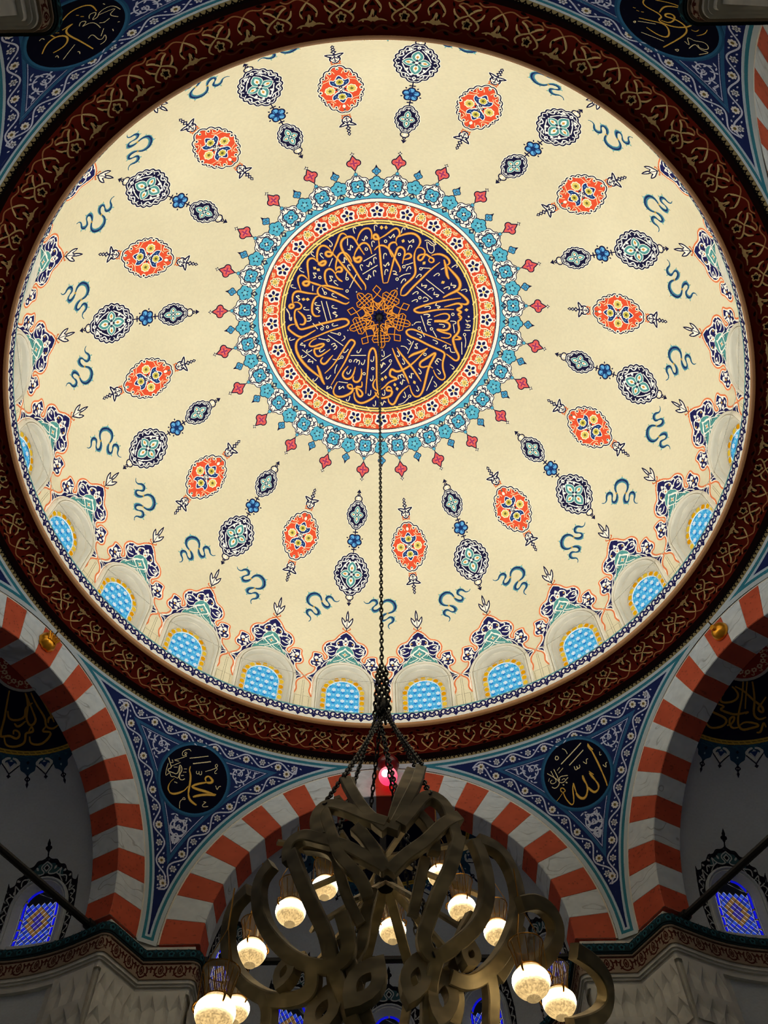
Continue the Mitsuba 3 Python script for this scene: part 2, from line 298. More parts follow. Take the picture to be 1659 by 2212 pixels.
# --- roundel with the round inscription
DOME_CALLI = json.loads('''{"g":[[49,-148,-1796,-135,-1943,-178,-2035,-247,-2055,-346,-2005,-418,-1891,-461,-1762],[61,-303,-1446,-384,-1580,-459,-1718,-532,-1837,-608,-1873,-699,-1859,-785,-1789,-810,-1685,-767,-1538,-673,-1370,-525,-1116,-389,-876,-299,-733,-301,-637],[52,-141,-1457,-186,-1626,-262,-1709,-353,-1706,-433,-1621,-499,-1511,-535,-1394],[67,-535,-1394,-505,-1313,-442,-1287,-391,-1323,-383,-1376,-429,-1391,-496,-1360,-535,-1394],[52,-677,-1896,-752,-1954,-816,-1932,-876,-1809,-938,-1664,-994,-1532],[58,-1033,-1565,-1107,-1655,-1211,-1698,-1291,-1649,-1338,-1525,-1344,-1376,-1313,-1285],[67,-1313,-1285,-1244,-1243,-1179,-1276,-1170,-1328,-1219,-1335,-1278,-1305,-1313,-1285],[64,-1004,-1506,-1045,-1455,-1109,-1448,-1151,-1497,-1133,-1541,-1076,-1545,-1006,-1515],[55,-1007,-1504,-927,-1412,-804,-1242,-669,-1061,-533,-865,-380,-645],[52,-583,-1292,-629,-1405,-704,-1490,-788,-1515,-868,-1461,-917,-1336,-945,-1205,-946,-1103],[64,-944,-1108,-907,-1166,-842,-1177,-809,-1124,-839,-1078,-911,-1079,-963,-1029],[49,-963,-1029,-917,-938,-853,-875,-805,-846],[55,-963,-1037,-1029,-1127,-1107,-1151,-1177,-1091,-1195,-967,-1171,-832,-1124,-762],[58,-1281,-778,-1137,-762,-968,-710,-796,-665],[55,-1351,-1332,-1408,-1404,-1477,-1423,-1543,-1384,-1567,-1259,-1559,-1095,-1551,-901],[67,-1548,-885,-1618,-898,-1684,-866,-1652,-811,-1581,-813,-1546,-878],[55,-1548,-885,-1408,-824,-1281,-778],[52,-1576,-939,-1647,-1019,-1725,-1048,-1787,-994,-1790,-860,-1740,-677],[58,-1390,-588,-1547,-613,-1705,-656,-1834,-682,-1914,-632,-1947,-500,-1938,-379],[61,-1938,-379,-1988,-391,-2026,-350,-1992,-306,-1932,-341,-1938,-379],[55,-1280,-775,-1354,-716,-1373,-627,-1324,-543,-1122,-472,-908,-390,-750,-329,-671,-372],[55,-1274,-763,-1042,-639,-830,-526,-674,-431],[58,-1324,-543,-1408,-521,-1480,-426,-1516,-286,-1504,-135,-1432,-73,-1342,-80],[49,-1919,-430,-1834,-427,-1753,-341,-1792,-276,-1879,-261,-1919,-167,-1918,13,-1897,136],[67,14,-1824,-41,-1904,-95,-1870,-71,-1809,20,-1807],[55,13,-1816,37,-1512,62,-1144,100,-791],[55,-83,-1546,-11,-1623,67,-1655,165,-1629,249,-1555,332,-1423,430,-1231,486,-1098,464,-1039],[52,20,-1807,147,-1877,288,-1984,393,-2043,452,-2006,471,-1901,412,-1826,394,-1731],[61,412,-1835,538,-1892,706,-1931,832,-1898,916,-1795,909,-1677,833,-1564],[55,833,-1564,798,-1439,806,-1218,809,-988,635,-789,512,-639,490,-506],[52,418,-1642,383,-1714,306,-1713,245,-1651,252,-1524,307,-1378],[55,202,-797,279,-1070,338,-1304,396,-1496,456,-1606,537,-1595,586,-1511,564,-1377,533,-1231],[52,564,-1377,622,-1450,699,-1453,727,-1400,671,-1352,550,-1321],[55,104,-788,202,-797],[52,847,-1591,939,-1604,1024,-1532,1009,-1457,932,-1440,876,-1367,911,-1314,982,-1360,1045,-1451,1130,-1400,1208,-1359,1224,-1300,1167,-1268,1114,-1319,1159,-1387],[61,1172,-1432,1314,-1467,1440,-1441,1548,-1357,1572,-1270,1516,-1215],[73,1450,-1345,1496,-1162,1526,-998,1572,-897],[76,1530,-1192,1640,-1071,1765,-929,1822,-790,1786,-669,1629,-571,1444,-460],[67,1744,-619,1860,-550,1965,-462,2012,-383,1969,-332,1860,-344],[52,1361,-1278,1133,-1074,921,-849,721,-640,585,-504,490,-506],[55,1849,-470,1575,-417,1216,-331,867,-212,798,-157,898,-102,1143,-138,1435,-187,1696,-193],[64,1476,-244,1650,-303,1831,-334,1862,-261,1775,-197,1859,-141,1800,-85,1869,-29,1820,64],[58,1247,-13,1394,-70,1545,-85,1599,-17,1527,69,1366,82,1257,95,1482,97,1609,171,1583,262,1458,300,1325,286,1489,356,1638,399,1609,465,1417,472],[64,1810,-19,1861,23,1806,72,1825,236,1782,374,1700,483,1718,619,1779,781,1839,914,1784,1000,1665,942,1541,853],[58,1769,420,1867,475,1728,512],[55,1657,644,1448,554,1151,441,899,339,722,290,620,340,664,431,856,521,1154,669,1466,810,1506,871,1470,1037,1489,1264,1525,1407,1464,1471,1327,1393,1249,1242],[61,1240,1204,1127,1157,1022,1184,940,1161,940,1083,1082,974,1289,847,1202,1047,1128,1231,1071,1476,1020,1691,937,1852,830,1884,738,1771,693,1620],[67,1109,730,932,824,768,887,664,964],[61,1093,744,901,961,723,1131,557,1238,377,1288,275,1241,229,1330,262,1407,390,1467,238,1532,101,1650,-7,1724],[55,291,733,379,963,527,1254,632,1466,678,1582],[55,396,720,513,901,708,1146,859,1359,966,1525],[58,678,1620,526,1743,418,1880,340,2033,279,2075,203,2016,181,1926],[61,274,1803,244,1673,168,1664,152,1733,266,1760,250,1850,173,1897,20,1924,-86,1868,-130,1768],[58,-1902,-249,-1925,-131,-1891,38,-1827,194,-1664,192,-1366,121,-1071,62,-764,29,-699,107,-768,180,-1080,272,-1455,403,-1756,502],[61,-1845,-229,-1736,-115,-1683,10,-1732,96,-1819,82],[55,-1930,77,-2025,86,-2084,143,-1992,270,-1822,383,-1703,370,-1567,305,-1461,251],[70,-1749,389,-1884,461,-1935,592,-1904,777,-1785,999,-1643,1162,-1499,1294,-1384,1394],[76,-1470,1084,-1421,1239,-1370,1426,-1314,1550],[55,-1450,449,-1564,502,-1624,602,-1526,629,-1389,591,-1287,595,-1394,679,-1499,691,-1514,777,-1444,869,-1326,834,-1235,780,-1144,717],[55,-1322,896,-1379,998,-1307,1061,-1199,979,-1090,864],[52,-1302,1284,-1114,1120,-909,841,-722,575,-647,520,-574,580,-653,730,-795,998,-955,1252,-1164,1575],[55,-741,1138,-835,1242,-880,1345,-811,1438,-689,1416,-609,1280,-576,1160],[55,-621,1388,-637,1470,-579,1523,-495,1495,-438,1348,-442,1209],[61,-659,1683,-687,1584,-771,1596,-735,1666,-660,1688,-677,1751,-794,1826,-963,1860,-1083,1808,-1112,1700,-1009,1499],[61,-435,1516,-453,1643,-552,1641,-560,1741,-490,1872,-427,1820,-531,1688,-659,1683],[58,-624,1768,-606,1931,-486,2026,-325,1992,-154,1890,-60,1758],[55,-351,1809,-312,1427,-270,1046,-235,810,-162,730,-104,804,-81,1203,-68,1739,-17,1924],[47,-108,1462,-171,1585,-150,1684,-60,1758]],"w":[[20,-321,-1300,-49,-1455],[20,-349,-1006,-25,-1198],[20,-652,-698,-499,-995],[20,-1091,-1213,-1010,-1387],[20,-1299,-414,-1196,64],[20,-1189,-400,-1100,9],[20,-1474,-783,-1481,-672],[20,-661,-1827,-668,-1679],[20,-1269,-718,-1217,-596],[20,-705,-1048,-730,-929],[20,1064,-874,1460,-568],[20,851,-701,1202,-431],[20,1390,-1113,1473,-1160],[20,-1182,389,-847,650],[20,-1788,695,-1485,972],[20,-673,890,-326,898],[20,-979,1500,-772,1538],[20,955,-23,1076,337],[20,1690,152,1724,347],[20,1893,564,1908,843],[20,781,574,649,858],[20,11,1037,253,887],[20,1240,1396,1096,1734],[20,1949,282,2076,274],[20,795,173,839,128,945,120],[20,496,689,588,704,651,768],[20,-821,420,-796,467,-868,531],[20,-1113,-1853,-1031,-1772,-1000,-1697,-1043,-1661,-1055,-1698],[20,1464,689,1538,649,1524,732,1614,699,1645,788,1742,809],[20,2074,48,1996,53,1972,32,2011,82],[20,1976,137,2040,140,2014,168,2072,154,2065,199,1991,208],[20,1028,-1768,1099,-1779,1198,-1701,1267,-1687,1204,-1760],[20,1070,-1740,1078,-1606,1129,-1504,1185,-1491,1230,-1552,1219,-1656],[20,1099,-1734,1169,-1668,1240,-1657],[20,321,-1060,378,-1053,393,-1010,336,-996,421,-972],[20,-2095,-297,-2044,-194,-2035,-103,-1996,-41],[20,-2091,-267,-2032,-141,-2044,-67,-2005,-17,-1992,-92],[20,-1002,1097,-1051,1201,-1062,1292],[20,-1513,90,-1416,224],[20,-1378,68,-1268,188],[20,606,-1200,762,-1253],[20,464,-922,563,-979,703,-1006],[20,970,-1139,1148,-1132],[20,-1222,499,-1398,452],[20,-958,376,-1119,324],[20,-906,941,-989,974,-1093,962],[20,1231,319,1313,467],[20,959,308,1033,458],[20,1962,424,1987,528,1977,672],[20,258,1100,136,1253,-1,1358],[20,662,1924,555,2033,432,2079],[20,996,-434,1039,-465,1112,-406,1010,-360]],"m":[["h",-506,-2015],["h",-1431,-1510],["h",-1234,-1465],["h",-374,-1155],["h",-80,-1318],["h",-92,-1017],["h",-115,-1693],["h",-52,-2061],["h",-1698,-1159],["h",-1905,-796],["h",-1003,-525],["h",-1389,-345],["h",-1647,-257],["h",-1008,-257],["h",-949,-820],["h",-644,-1162],["v",-288,-1823],["v",-609,-1618],["v",-752,-1337],["v",-202,-1225],["v",-230,-930],["v",-1426,-1025],["v",-1067,-930],["v",-1819,-526],["v",-1000,-92],["v",-1387,-217],["o",-258,-1575],["o",-1308,-966],["o",-712,-625],["o",-702,-906],["o",-1203,-595],["d",-1410,-1190],["d",-1332,-1145],["d",-1699,-486],["d",-1605,-479],["d",87,-2065],["h",546,-1999],["h",692,-1599],["h",141,-1408],["h",664,-1113],["h",165,-1041],["h",549,-832],["h",1915,-654],["h",1525,-686],["h",1167,-646],["h",823,-552],["h",808,-373],["h",1101,-227],["h",1088,-47],["h",1688,-1194],["h",1292,-983],["h",893,-946],["v",307,-1863],["v",727,-1755],["v",181,-1217],["v",1016,-732],["v",1670,-760],["v",1292,-530],["v",1331,-269],["O",166,-1748],["O",466,-1445],["o",564,-1163],["o",413,-877],["o",942,-1117],["o",923,-448],["o",1676,-80],["d",80,-2065],["d",180,-2065],["d",551,-1753],["d",1011,-1250],["d",1981,-201],["d",1437,-817],["h",-2016,418],["h",-1760,842],["h",-1633,723],["h",-1216,1374],["h",-1527,1405],["h",-1337,736],["h",-788,771],["h",-1017,155],["h",-476,781],["h",-167,988],["h",-386,1059],["h",-729,1275],["h",-191,1446],["h",-252,1795],["h",-766,1914],["h",-142,2048],["v",-1776,584],["v",-1619,983],["v",-1213,1633],["v",-925,1650],["v",55,1128],["v",-1006,-93],["o",-1185,509],["o",-922,370],["o",-1188,192],["o",-1314,230],["o",-882,919],["o",-691,1018],["o",-377,1333],["o",-171,1216],["w",-1593,-29],["w",-1043,653],["w",-528,1039],["h",1080,-40],["h",1433,185],["h",1688,100],["h",914,437],["h",1284,574],["h",677,582],["h",424,871],["h",543,1055],["h",926,1281],["h",1370,1277],["h",875,1692],["h",81,870],["h",83,1795],["h",570,1848],["h",1291,1576],["h",1684,1151],["v",855,687],["v",738,1391],["v",526,1544],["v",62,1144],["v",64,2044],["o",1676,-80],["o",1050,882],["o",1194,274],["o",913,263],["o",1955,380],["o",244,1039],["o",693,1878],["w",1141,110],["w",1351,1027],["w",488,1406],["d",50,1474],["d",126,1428],["d",344,1606],["d",396,1705],["d",806,1548],["p",2037,-47]]}''')
MED = json.loads('''{"m1":{"g":[[27,-146,162,-144,103,-127,50],[43,-132,68,-82,-22,-48,-158,-30,-280,-10,-371],[49,-10,-371,40,-450,113,-492,205,-518],[23,-64,-223,-102,-317,-144,-372],[43,-130,-352,-190,-409,-299,-470,-375,-465],[27,-364,-466,-419,-409,-426,-303],[11,-427,-314,-406,-246,-368,-182],[36,245,-10,210,37,241,93,290,96],[55,280,97,359,41,342,0,261,-29],[45,260,-25,126,-103,45,-163,2,-213],[55,13,-214,113,-217,279,-206,435,-200],[36,435,-200,512,-193],[49,499,-213,325,-259,155,-345,91,-392]],"w":[[16,-216,301,126,477],[20,-117,224,211,393],[13,-235,439,-275,464,-344,426,-387,349,-359,300,-311,338,-306,381,-336,379,-330,346,-284,319],[11,-284,319,-393,226,-490,157],[13,166,165,264,236,327,289,362,352,336,383,321,337,375,297,348,227,363,197,393,213],[14,1,118,11,73,54,79,48,126,71,75,108,84,92,148],[14,450,-26,500,-89,513,-34,553,-5],[13,-87,-692,-118,-568,-80,-504,-40,-490,-65,-460,-91,-499],[14,314,-410,361,-404,321,-467,332,-502,428,-463],[18,-612,157,-550,72,-501,-7,-536,-51,-532,-89,-452,-87,-372,-85,-340,-33,-349,103,-288,48,-293,-54,-271,-144,-218,-153,-172,-111],[13,-583,49,-563,-141,-539,-181,-493,-113,-445,-163,-380,-147,-318,-153,-301,-116,-336,69],[13,-537,148,-501,103,-545,85],[11,-502,22,-359,159],[16,-263,-82,-211,-57],[11,-252,61,-195,84],[11,-246,-1,-184,23],[11,-451,23,-380,51],[9,-478,152,-393,171],[21,-339,-242,-327,-243],[21,-305,-242,-295,-243]]},"m2":{"g":[[45,404,391,401,352,428,239],[39,426,260,455,-5,469,-231],[32,467,-211,476,-373,470,-509],[27,404,412,424,332,461,255],[47,233,-131,249,-198,287,-313],[39,287,-313,312,-433,283,-500],[48,283,-500,199,-524,142,-461,112,-390],[27,234,-101,298,-203],[47,86,-130,82,-198,98,-304],[39,97,-294,93,-401,32,-515],[54,47,-501,-41,-555,-114,-506,-148,-404],[27,-142,-416,-139,-278,-132,-201],[30,-132,-201,-185,-310,-221,-464,-252,-561],[27,-252,-561,-298,-587,-345,-515,-376,-414,-383,-302],[23,-383,-302,-416,-259,-398,-207,-350,-235,-340,-289,-389,-292],[13,-399,-306,-471,-358,-559,-414]],"w":[[21,-231,240,277,472],[20,-93,155,277,329],[14,-112,517,-63,467,-50,380],[18,-265,426,-308,393,-293,351,-245,368,-258,418],[16,190,118,243,55,265,127,303,131],[16,533,-94,579,-159,597,-92,629,-86],[13,570,166,550,104,584,99],[18,-7,99,-3,27,35,32,42,79,42,39,89,40,98,91],[16,-409,199,-393,72,-389,-60,-426,-136,-515,-162,-559,-115],[16,-563,168,-463,49,-416,-20,-387,-81,-328,-114,-259,-91,-196,-56],[16,-188,-19,-266,2,-347,4,-377,-55],[14,-476,185,-454,45,-443,-39,-482,-65,-547,-50,-553,-7,-508,6],[11,-356,148,-285,191],[11,-347,89,-227,153],[27,-263,-137,-252,-146],[23,-335,-159,-326,-167],[11,-549,62,-593,8],[13,-330,-63,-285,-51,-261,-70]]},"m3":{"g":[[27,-2,-306,-170,-366,-321,-336,-413,-239,-399,-61],[30,81,-155,-63,-131,24,-116,86,-15,79,204,59,571],[30,506,-25,351,-121,207,-116,130,-17,151,81,259,142,415,110],[27,-193,-240,-214,-205],[27,-212,-160,-237,-118],[15,173,-219,134,-144],[27,218,-128,186,-382,59,-492]],"w":[[10,-258,-12,-316,-79,-373,-31,-272,49,-332,63,-399,9,-563,18,-612,197],[10,-92,1,-159,-50,-194,6,-117,43,-216,81,-242,294],[10,-366,37,-571,122,-479,163,-515,305],[10,-288,191,-347,238,-421,231,-325,245],[10,-22,327,-87,311,-102,372,-101,485,-142,507,-198,475,-158,567,-53,585],[10,-263,344,-153,447],[8,422,355,155,260],[10,364,-285,319,-284,317,-234],[10,453,213,421,208,435,267],[10,218,418,204,440,226,484],[10,-333,461,-315,509],[10,-534,-119,-536,-78],[10,-450,399,-475,415]]},"m4":{"g":[[27,349,-208,190,-334,36,-385,-110,-343,-186,-224,-183,-92,-97,50,28,133,111,134,131,49,217,21,360,36,438,-6,446,-145,349,-208],[27,194,-12,214,-176,159,-282,65,-377],[30,95,110,15,68,-6,-44,52,-132,121,-76,105,-21,38,-54,-111,-94,-221,-33,-258,189,-229,564],[27,309,333,147,224,15,153,-93,213,-138,339,-38,409,140,417],[23,475,206,442,189],[23,411,221,378,207],[23,355,194,327,168],[23,-8,-202,-37,-217],[15,-360,-68,-391,-211,-365,-316],[15,-248,-101,-300,-130,-305,-204]],"w":[[10,-332,189,-405,187,-319,88,-387,53,-433,13,-516,-55,-598,8,-528,96,-473,69],[10,-451,253,-456,99,-542,114,-638,64,-599,222],[8,133,570,-165,451],[10,-352,453,-380,410,-390,453,-352,453],[10,317,469,303,433,293,474,317,469],[8,283,407,98,248]]},"aL":{"g":[[22,227,433,451,677,670,906,849,1075,924,955,1034,877,986,780,890,823,942,880],[26,529,704,654,764,755,684,769,518,668,422,636,240],[24,406,230,655,367,835,521,967,524,946,408,821,354,427,236],[24,456,145,745,207,1000,229,1124,279,1207,206,1198,60],[20,493,36,758,55,1125,105],[24,1089,221,1018,149,1045,3],[26,1119,287,1172,390,1250,280,1334,402,1330,603,1233,698,1130,655],[22,781,747,861,738,857,559],[26,896,1043,1024,1086,1137,987,1159,784,1050,679,1080,555,1008,529,1042,619]],"w":[]},"aR":{"g":[[20,-463,8,-762,42,-1054,9,-1128,32,-1144,361,-1232,392,-1331,315,-1396,170,-1362,58,-1297,20],[20,-1104,40,-1297,20],[22,-548,161,-551,364,-606,621,-641,816,-705,859,-711,779,-613,754,-433,743],[22,-396,226,-741,431,-1103,601,-1162,724,-1072,841,-948,934,-1014,719,-1117,653],[20,-362,289,-817,570],[22,-316,364,-622,632,-829,772,-844,888,-749,963],[22,-572,111,-654,304,-785,307,-902,115,-844,53,-753,59],[24,-967,67,-967,204,-1024,173,-1022,352,-950,527,-837,649,-896,622],[22,-1232,436,-1156,502,-1043,476,-1109,429,-1220,540,-1166,640],[22,-1077,972,-1022,1023,-868,988,-906,1065]],"w":[]}}''')
def ring(r0, r1, n=160):
    a = np.linspace(0, 2 * np.pi, n, endpoint=False); e = np.stack([np.sin(a), np.cos(a)], -1)
    return Polygon(e * r1, [e * r0] if r0 > 0 else None)
ro = Art()
ro.fill(ring(0, 2.16), NAVY, 0)
ro.fill(ring(2.135, 2.265), c(60, 50, 60), 0)
ro.fill(ring(2.15, 2.185), c(238, 208, 112), 1); ro.fill(ring(2.205, 2.245), c(238, 214, 128), 1)
for k in range(40):
    a = math.radians(k * 9); b = a + 0.05
    ro.line([(2.15 * math.sin(a), 2.15 * math.cos(a)), (2.245 * math.sin(b), 2.245 * math.cos(b))], 0.03, c(244, 222, 140), 2, smooth=False)
scene['ceiling__roundel'] = ro.ply(polar_map); say('ceiling__roundel', 'dark navy roundel edged with a gold twist')
ins = Art()
for w, *p in DOME_CALLI['g']:
    q = np.array(p).reshape(-1, 2) / 1000
    loop = len(q) > 3 and np.hypot(*(q[0] - q[-1])) < 0.03
    ins.line(q, w / 1000 * 1.02, c(190, 118, 40), 1, taper=0 if loop else 0.55)
    ins.line(q, w / 1000 * 0.5, c(240, 182, 88), 2, taper=0 if loop else 0.7)
for w, *p in DOME_CALLI['w']: ins.line(np.array(p).reshape(-1, 2) / 1000, 0.021, c(236, 214, 170), 1)
IV = c(240, 222, 180)
for kd, x, y in DOME_CALLI['m']:
    x, y = x / 1000, y / 1000; a = Art(); h = 0.085
    if kd == 'h': a.line([(-.035, .02), (-.03, .055), (.0, .06), (.02, .03), (.015, -.07)], 0.02, IV, 1, n=4)
    elif kd == 'v': a.line([(-.06, .0), (-.03, .05), (.0, .0), (.02, -.05), (.06, -.02)], 0.022, IV, 1, smooth=False); a.dot(-.045, -.01, .016, IV, 1)
    elif kd in 'oO': a.fill(Point(0, 0).buffer(.038, quad_segs=4).difference(Point(0, 0).buffer(.019, quad_segs=3)), IV, 1)
    elif kd == 'w': a.line([(-.07, .04), (-.06, -.03), (-.02, -.03), (-.01, .03), (.0, -.03), (.045, -.03), (.06, .05)], 0.021, IV, 1, n=3)
    elif kd == 'd': a.fill(star(2, .05, .04), c(232, 186, 96), 1)
    elif kd == 'p': a.dot(0, 0, .022, IV, 1)
    ins.add(a, x, y, -math.degrees(math.atan2(x, y)))
scene['ceiling__roundel__inscription'] = ins.ply(polar_map); say('ceiling__roundel__inscription', 'gold Arabic inscription running round the navy roundel')
kn = Art(); OG, OL = c(184, 104, 34), c(228, 158, 72)
def gl(p, w=0.034, closed=False, smooth=False):
    kn.line(p, w, c(40, 22, 14), 2, smooth=smooth, closed=closed); kn.line(p, w * 0.74, OG, 3, smooth=smooth, closed=closed); kn.line(p, w * 0.3, OL, 4, smooth=smooth, closed=closed)
for k in range(10):
    a0 = 184 + 36 * k; a = math.radians(a0)
    def L_(u, v): return (u * math.cos(a) + v * math.sin(a), -u * math.sin(a) + v * math.cos(a))
    if k % 2 == 0:
        gl([L_(0, .74), L_(.09, .64), L_(0, .53), L_(-.09, .64)], closed=True)
        gl([L_(0, .53), L_(.12, .42), L_(0, .28), L_(-.12, .42)], closed=True)
    else:
        for t in (-.075, 0, .075):
            gl([L_(t, .36), L_(t, .66), L_(t * .3, .73)])
            gl([L_(-.17, .51 + t), L_(.17, .51 + t)])
        gl([L_(-.17, .435), L_(-.21, .51), L_(-.17, .585)]); gl([L_(.17, .435), L_(.21, .51), L_(.17, .585)])
        kn.fill(star(4, .025, .01, *L_(0, .78)), IV, 3)
    b = math.radians(36)
    gl([L_(-.07, .36), L_(0, .22), L_(.07, .36), L_(.16, .44)]); gl([L_(-.16, .44), L_(-.1, .31), L_(.02, .19), L_(.12, .30)])
for k in range(10):
    a = math.radians(184 + 36 * k + 18); gl([(.3 * math.sin(a - .5), .3 * math.cos(a - .5)), (.17 * math.sin(a), .17 * math.cos(a)), (.3 * math.sin(a + .5), .3 * math.cos(a + .5)), (.40 * math.sin(a), .40 * math.cos(a))], closed=True)
kn.fill(star(10, .16, .09), c(14, 14, 36), 5)
scene['ceiling__roundel__interlace'] = kn.ply(polar_map); say('ceiling__roundel__interlace', 'orange-gold knotwork at the middle of the roundel')

# --- rings round the roundel: 24 flower panels, a white ring, 24 blue crests with pink buds
fb = Art()                                              # one panel of 15 degrees: x from -7.5 to 7.5 degrees at the palmette
def sect(s0, s1, half=7.52, n=10):
    a = np.radians(np.linspace(-half, half, n))
    return Polygon(np.vstack([np.stack([s1 * np.sin(a), s1 * np.cos(a)], -1), np.stack([s0 * np.sin(a), s0 * np.cos(a)], -1)[::-1]]))
fb.fill(sect(2.255, 2.665), c(90, 40, 40), 0); fb.fill(sect(2.262, 2.65), RED, 1)
SC = c(250, 240, 212)
for sx in (1, -1):
    fb.line([(sx * .08, 2.33), (sx * .17, 2.30), (sx * .22, 2.36), (sx * .21, 2.44), (sx * .27, 2.52)], .026, SC, 2)
    fb.line([(sx * .14, 2.58), (sx * .2, 2.55), (sx * .24, 2.6)], .022, c(240, 210, 160), 2)
    fb.fill(petal(sx * .2, 2.33, .12, .045, sx * 120), c(240, 214, 160), 2); fb.fill(petal(sx * .22, 2.58, .1, .04, -sx * 60), c(240, 214, 160), 2)
fb.fill(rosette(5, .165, .2, 0, 2.44), WHITE, 2); fb.line([(0, 2.58), (.045, 2.62), (0, 2.655), (-.045, 2.62)], .02, WHITE, 2, closed=True, smooth=False)
for k in range(5): fb.fill(petal(.03 * math.sin(k * 1.2566), 2.44 + .03 * math.cos(k * 1.2566), .105, .07, k * 72), NAVY, 3)
fb.dot(0, 2.44, .03, c(236, 208, 120), 4)
sh = Art(); ro5 = rosette(8, .105, .3)
for sgn in (1, -1):
    a = math.radians(7.5 * sgn); x, y = 2.5 * math.sin(a), 2.5 * math.cos(a)
    h = rosette(8, .115, .3, x, y); h2 = rosette(6, .06, .3, x, y)
    fb.fill(h, c(246, 232, 180), 2); fb.fill(h2, c(226, 196, 104), 3)
    for k in range(8): fb.dot(x + .075 * math.sin(k * .785), y + .075 * math.cos(k * .785), .012, INK, 3, 2)
    fb.dot(x, y, .014, c(120, 110, 60), 4, 2)
fb.clip(sect(2.25, 2.67, 7.52))
fb_ply = fb.ply(polar_map)
wr = Art(); wr.fill(ring(2.66, 2.745), c(250, 246, 236), 0); wr.fill(ring(2.664, 2.676), INK, 1); wr.fill(ring(2.745, 2.762), c(60, 60, 100), 0)
scene['ceiling__white_ring'] = wr.ply(polar_map)
cr = Art()
cr.fill(sect(2.762, 2.88), CYAN, 0)
def both(f):
    for sx in (1, -1): f(sx)
# white scrolls with an ink edge
def scroll(sx):
    body = [(sx * .0, 2.86), (sx * .05, 2.9), (sx * .1, 2.82), (sx * .2, 2.83), (sx * .28, 2.9), (sx * .31, 3.0), (sx * .24, 3.06), (sx * .25, 3.15), (sx * .19, 3.25), (sx * .11, 3.27), (sx * .06, 3.33), (sx * .0, 3.3)]
    g = Polygon(cat(body, 5)).buffer(0)
    cr.fill(g.buffer(.016), INK, 1); cr.fill(g, c(248, 246, 238), 2)
    cr.line([(sx * .1, 3.2), (sx * .17, 3.15), (sx * .15, 3.05), (sx * .21, 2.98), (sx * .17, 2.9)], .022, INK, 3)
    cr.line([(sx * .21, 2.98), (sx * .25, 2.95)], .02, INK, 3); cr.line([(sx * .15, 3.05), (sx * .1, 3.03)], .018, INK, 3)
    cr.fill(petal(sx * .24, 3.12, .07, .035, sx * 60), INK, 1)
both(scroll)
def lotus(x, y, s, rot=0):
    a = Art(); a.fill(rosette(4, .14, .3, 0, 0, 45).buffer(.016), INK, 0); a.fill(rosette(4, .14, .3, 0, 0, 45), CYAN, 1)
    a.fill(star(4, .07, .03), INK, 2); a.fill(star(4, .035, .02, rot=45), WHITE, 3)
    for k in range(4): a.dot(.085 * math.sin(k * 1.5708 + .785), .085 * math.cos(k * 1.5708 + .785), .02, BLUE, 2, 2)
    cr.add(a, x, y, rot, s, dL=3)
for sx in (1, -1):
    for pts in ([(.06, 3.26), (.11, 3.21), (.09, 3.16), (.14, 3.12)], [(.2, 3.2), (.22, 3.14), (.19, 3.1)], [(.09, 2.86), (.13, 2.9), (.1, 2.95), (.15, 2.97)], [(.22, 2.87), (.2, 2.92), (.25, 2.93)], [(.27, 2.99), (.24, 3.02), (.2, 3.02)], [(.04, 3.31), (.07, 3.29), (.06, 3.25)]):
        cr.line([(sx * x, y) for x, y in pts], .02, INK, 3); cr.dot(sx * pts[0][0], pts[0][1], .015, INK, 3, 2)
lotus(0, 3.07, 1.12)
cr.line([(0, 2.8), (.05, 2.86), (0, 2.92), (-.05, 2.86)], .022, INK, 3, closed=True, smooth=False)
cr.fill(star(4, .05, .03, 0, 3.37), INK, 3); cr.fill(star(4, .05, .03, 0, 3.37, 45), BLUE, 3); cr.fill(Point(0, 3.37).buffer(.03), CYAN, 4)
cr.line([(0, 3.25), (0, 3.5)], .018, INK, 2, smooth=False)
pk = Art()
bud4 = unary_union([petal(0, -.17, .34, .12, 0), Point(.075, 0).buffer(.062), Point(-.075, 0).buffer(.062), Point(0, .055).buffer(.06), Point(0, -.055).buffer(.06)])
pk.fill(bud4.buffer(.022), INK, 0); pk.fill(bud4.buffer(.002), PINK, 1)
for k in range(4): pk.fill(petal(0, 0, .085, .035, 90 * k), c(150, 52, 110), 2)
for k in range(4): pk.dot(.05 * math.sin(k * 1.57 + .785), .05 * math.cos(k * 1.57 + .785), .022, c(232, 120, 104), 2, 2)
cr.add(pk, 0, 3.645, dL=2)
cr.fill(star(4, .055, .022, 0, 3.87), INK, 2); cr.fill(star(4, .024, .014, 0, 3.87), WHITE, 3); cr.line([(0, 3.78), (0, 3.9)], .014, INK, 2, smooth=False)
for sgn in (1, -1):                                      # half of the blue palmette between two crests
    a = math.radians(7.5 * sgn); p = lambda s: (s * math.sin(a), s * math.cos(a)); rr = -7.5 * sgn
    q = Art(); q.fill(rosette(5, .175, .25).buffer(.016), INK, 0); q.fill(rosette(5, .175, .25), CYAN, 1)
    q.fill(star(5, .1, .04), INK, 2); q.fill(rosette(5, .05, .2), c(120, 200, 220), 3)
    q.line([(0, -.16), (.05, -.22), (0, -.28), (-.05, -.22)], .022, INK, 2, closed=True, smooth=False)
    cr.add(q, *p(3.11), rr, dL=2)
    if sgn == 1:
        m = Art(); m.fill(rosette(4, .085, .35, 0, 0, 0).buffer(.014), INK, 0); m.fill(rosette(4, .085, .35), c(74, 150, 196), 1); m.fill(star(4, .045, .018, 0, 0, 45), INK, 2); m.dot(0, 0, .014, c(150, 210, 230), 3, 2)
        m.line([(0, -.16), (0, -.06)], .018, INK, 0, smooth=False); m.fill(star(2, .06, .025, 0, .1), INK, 0)
        cr.add(m, *p(3.41), rr, dL=2)
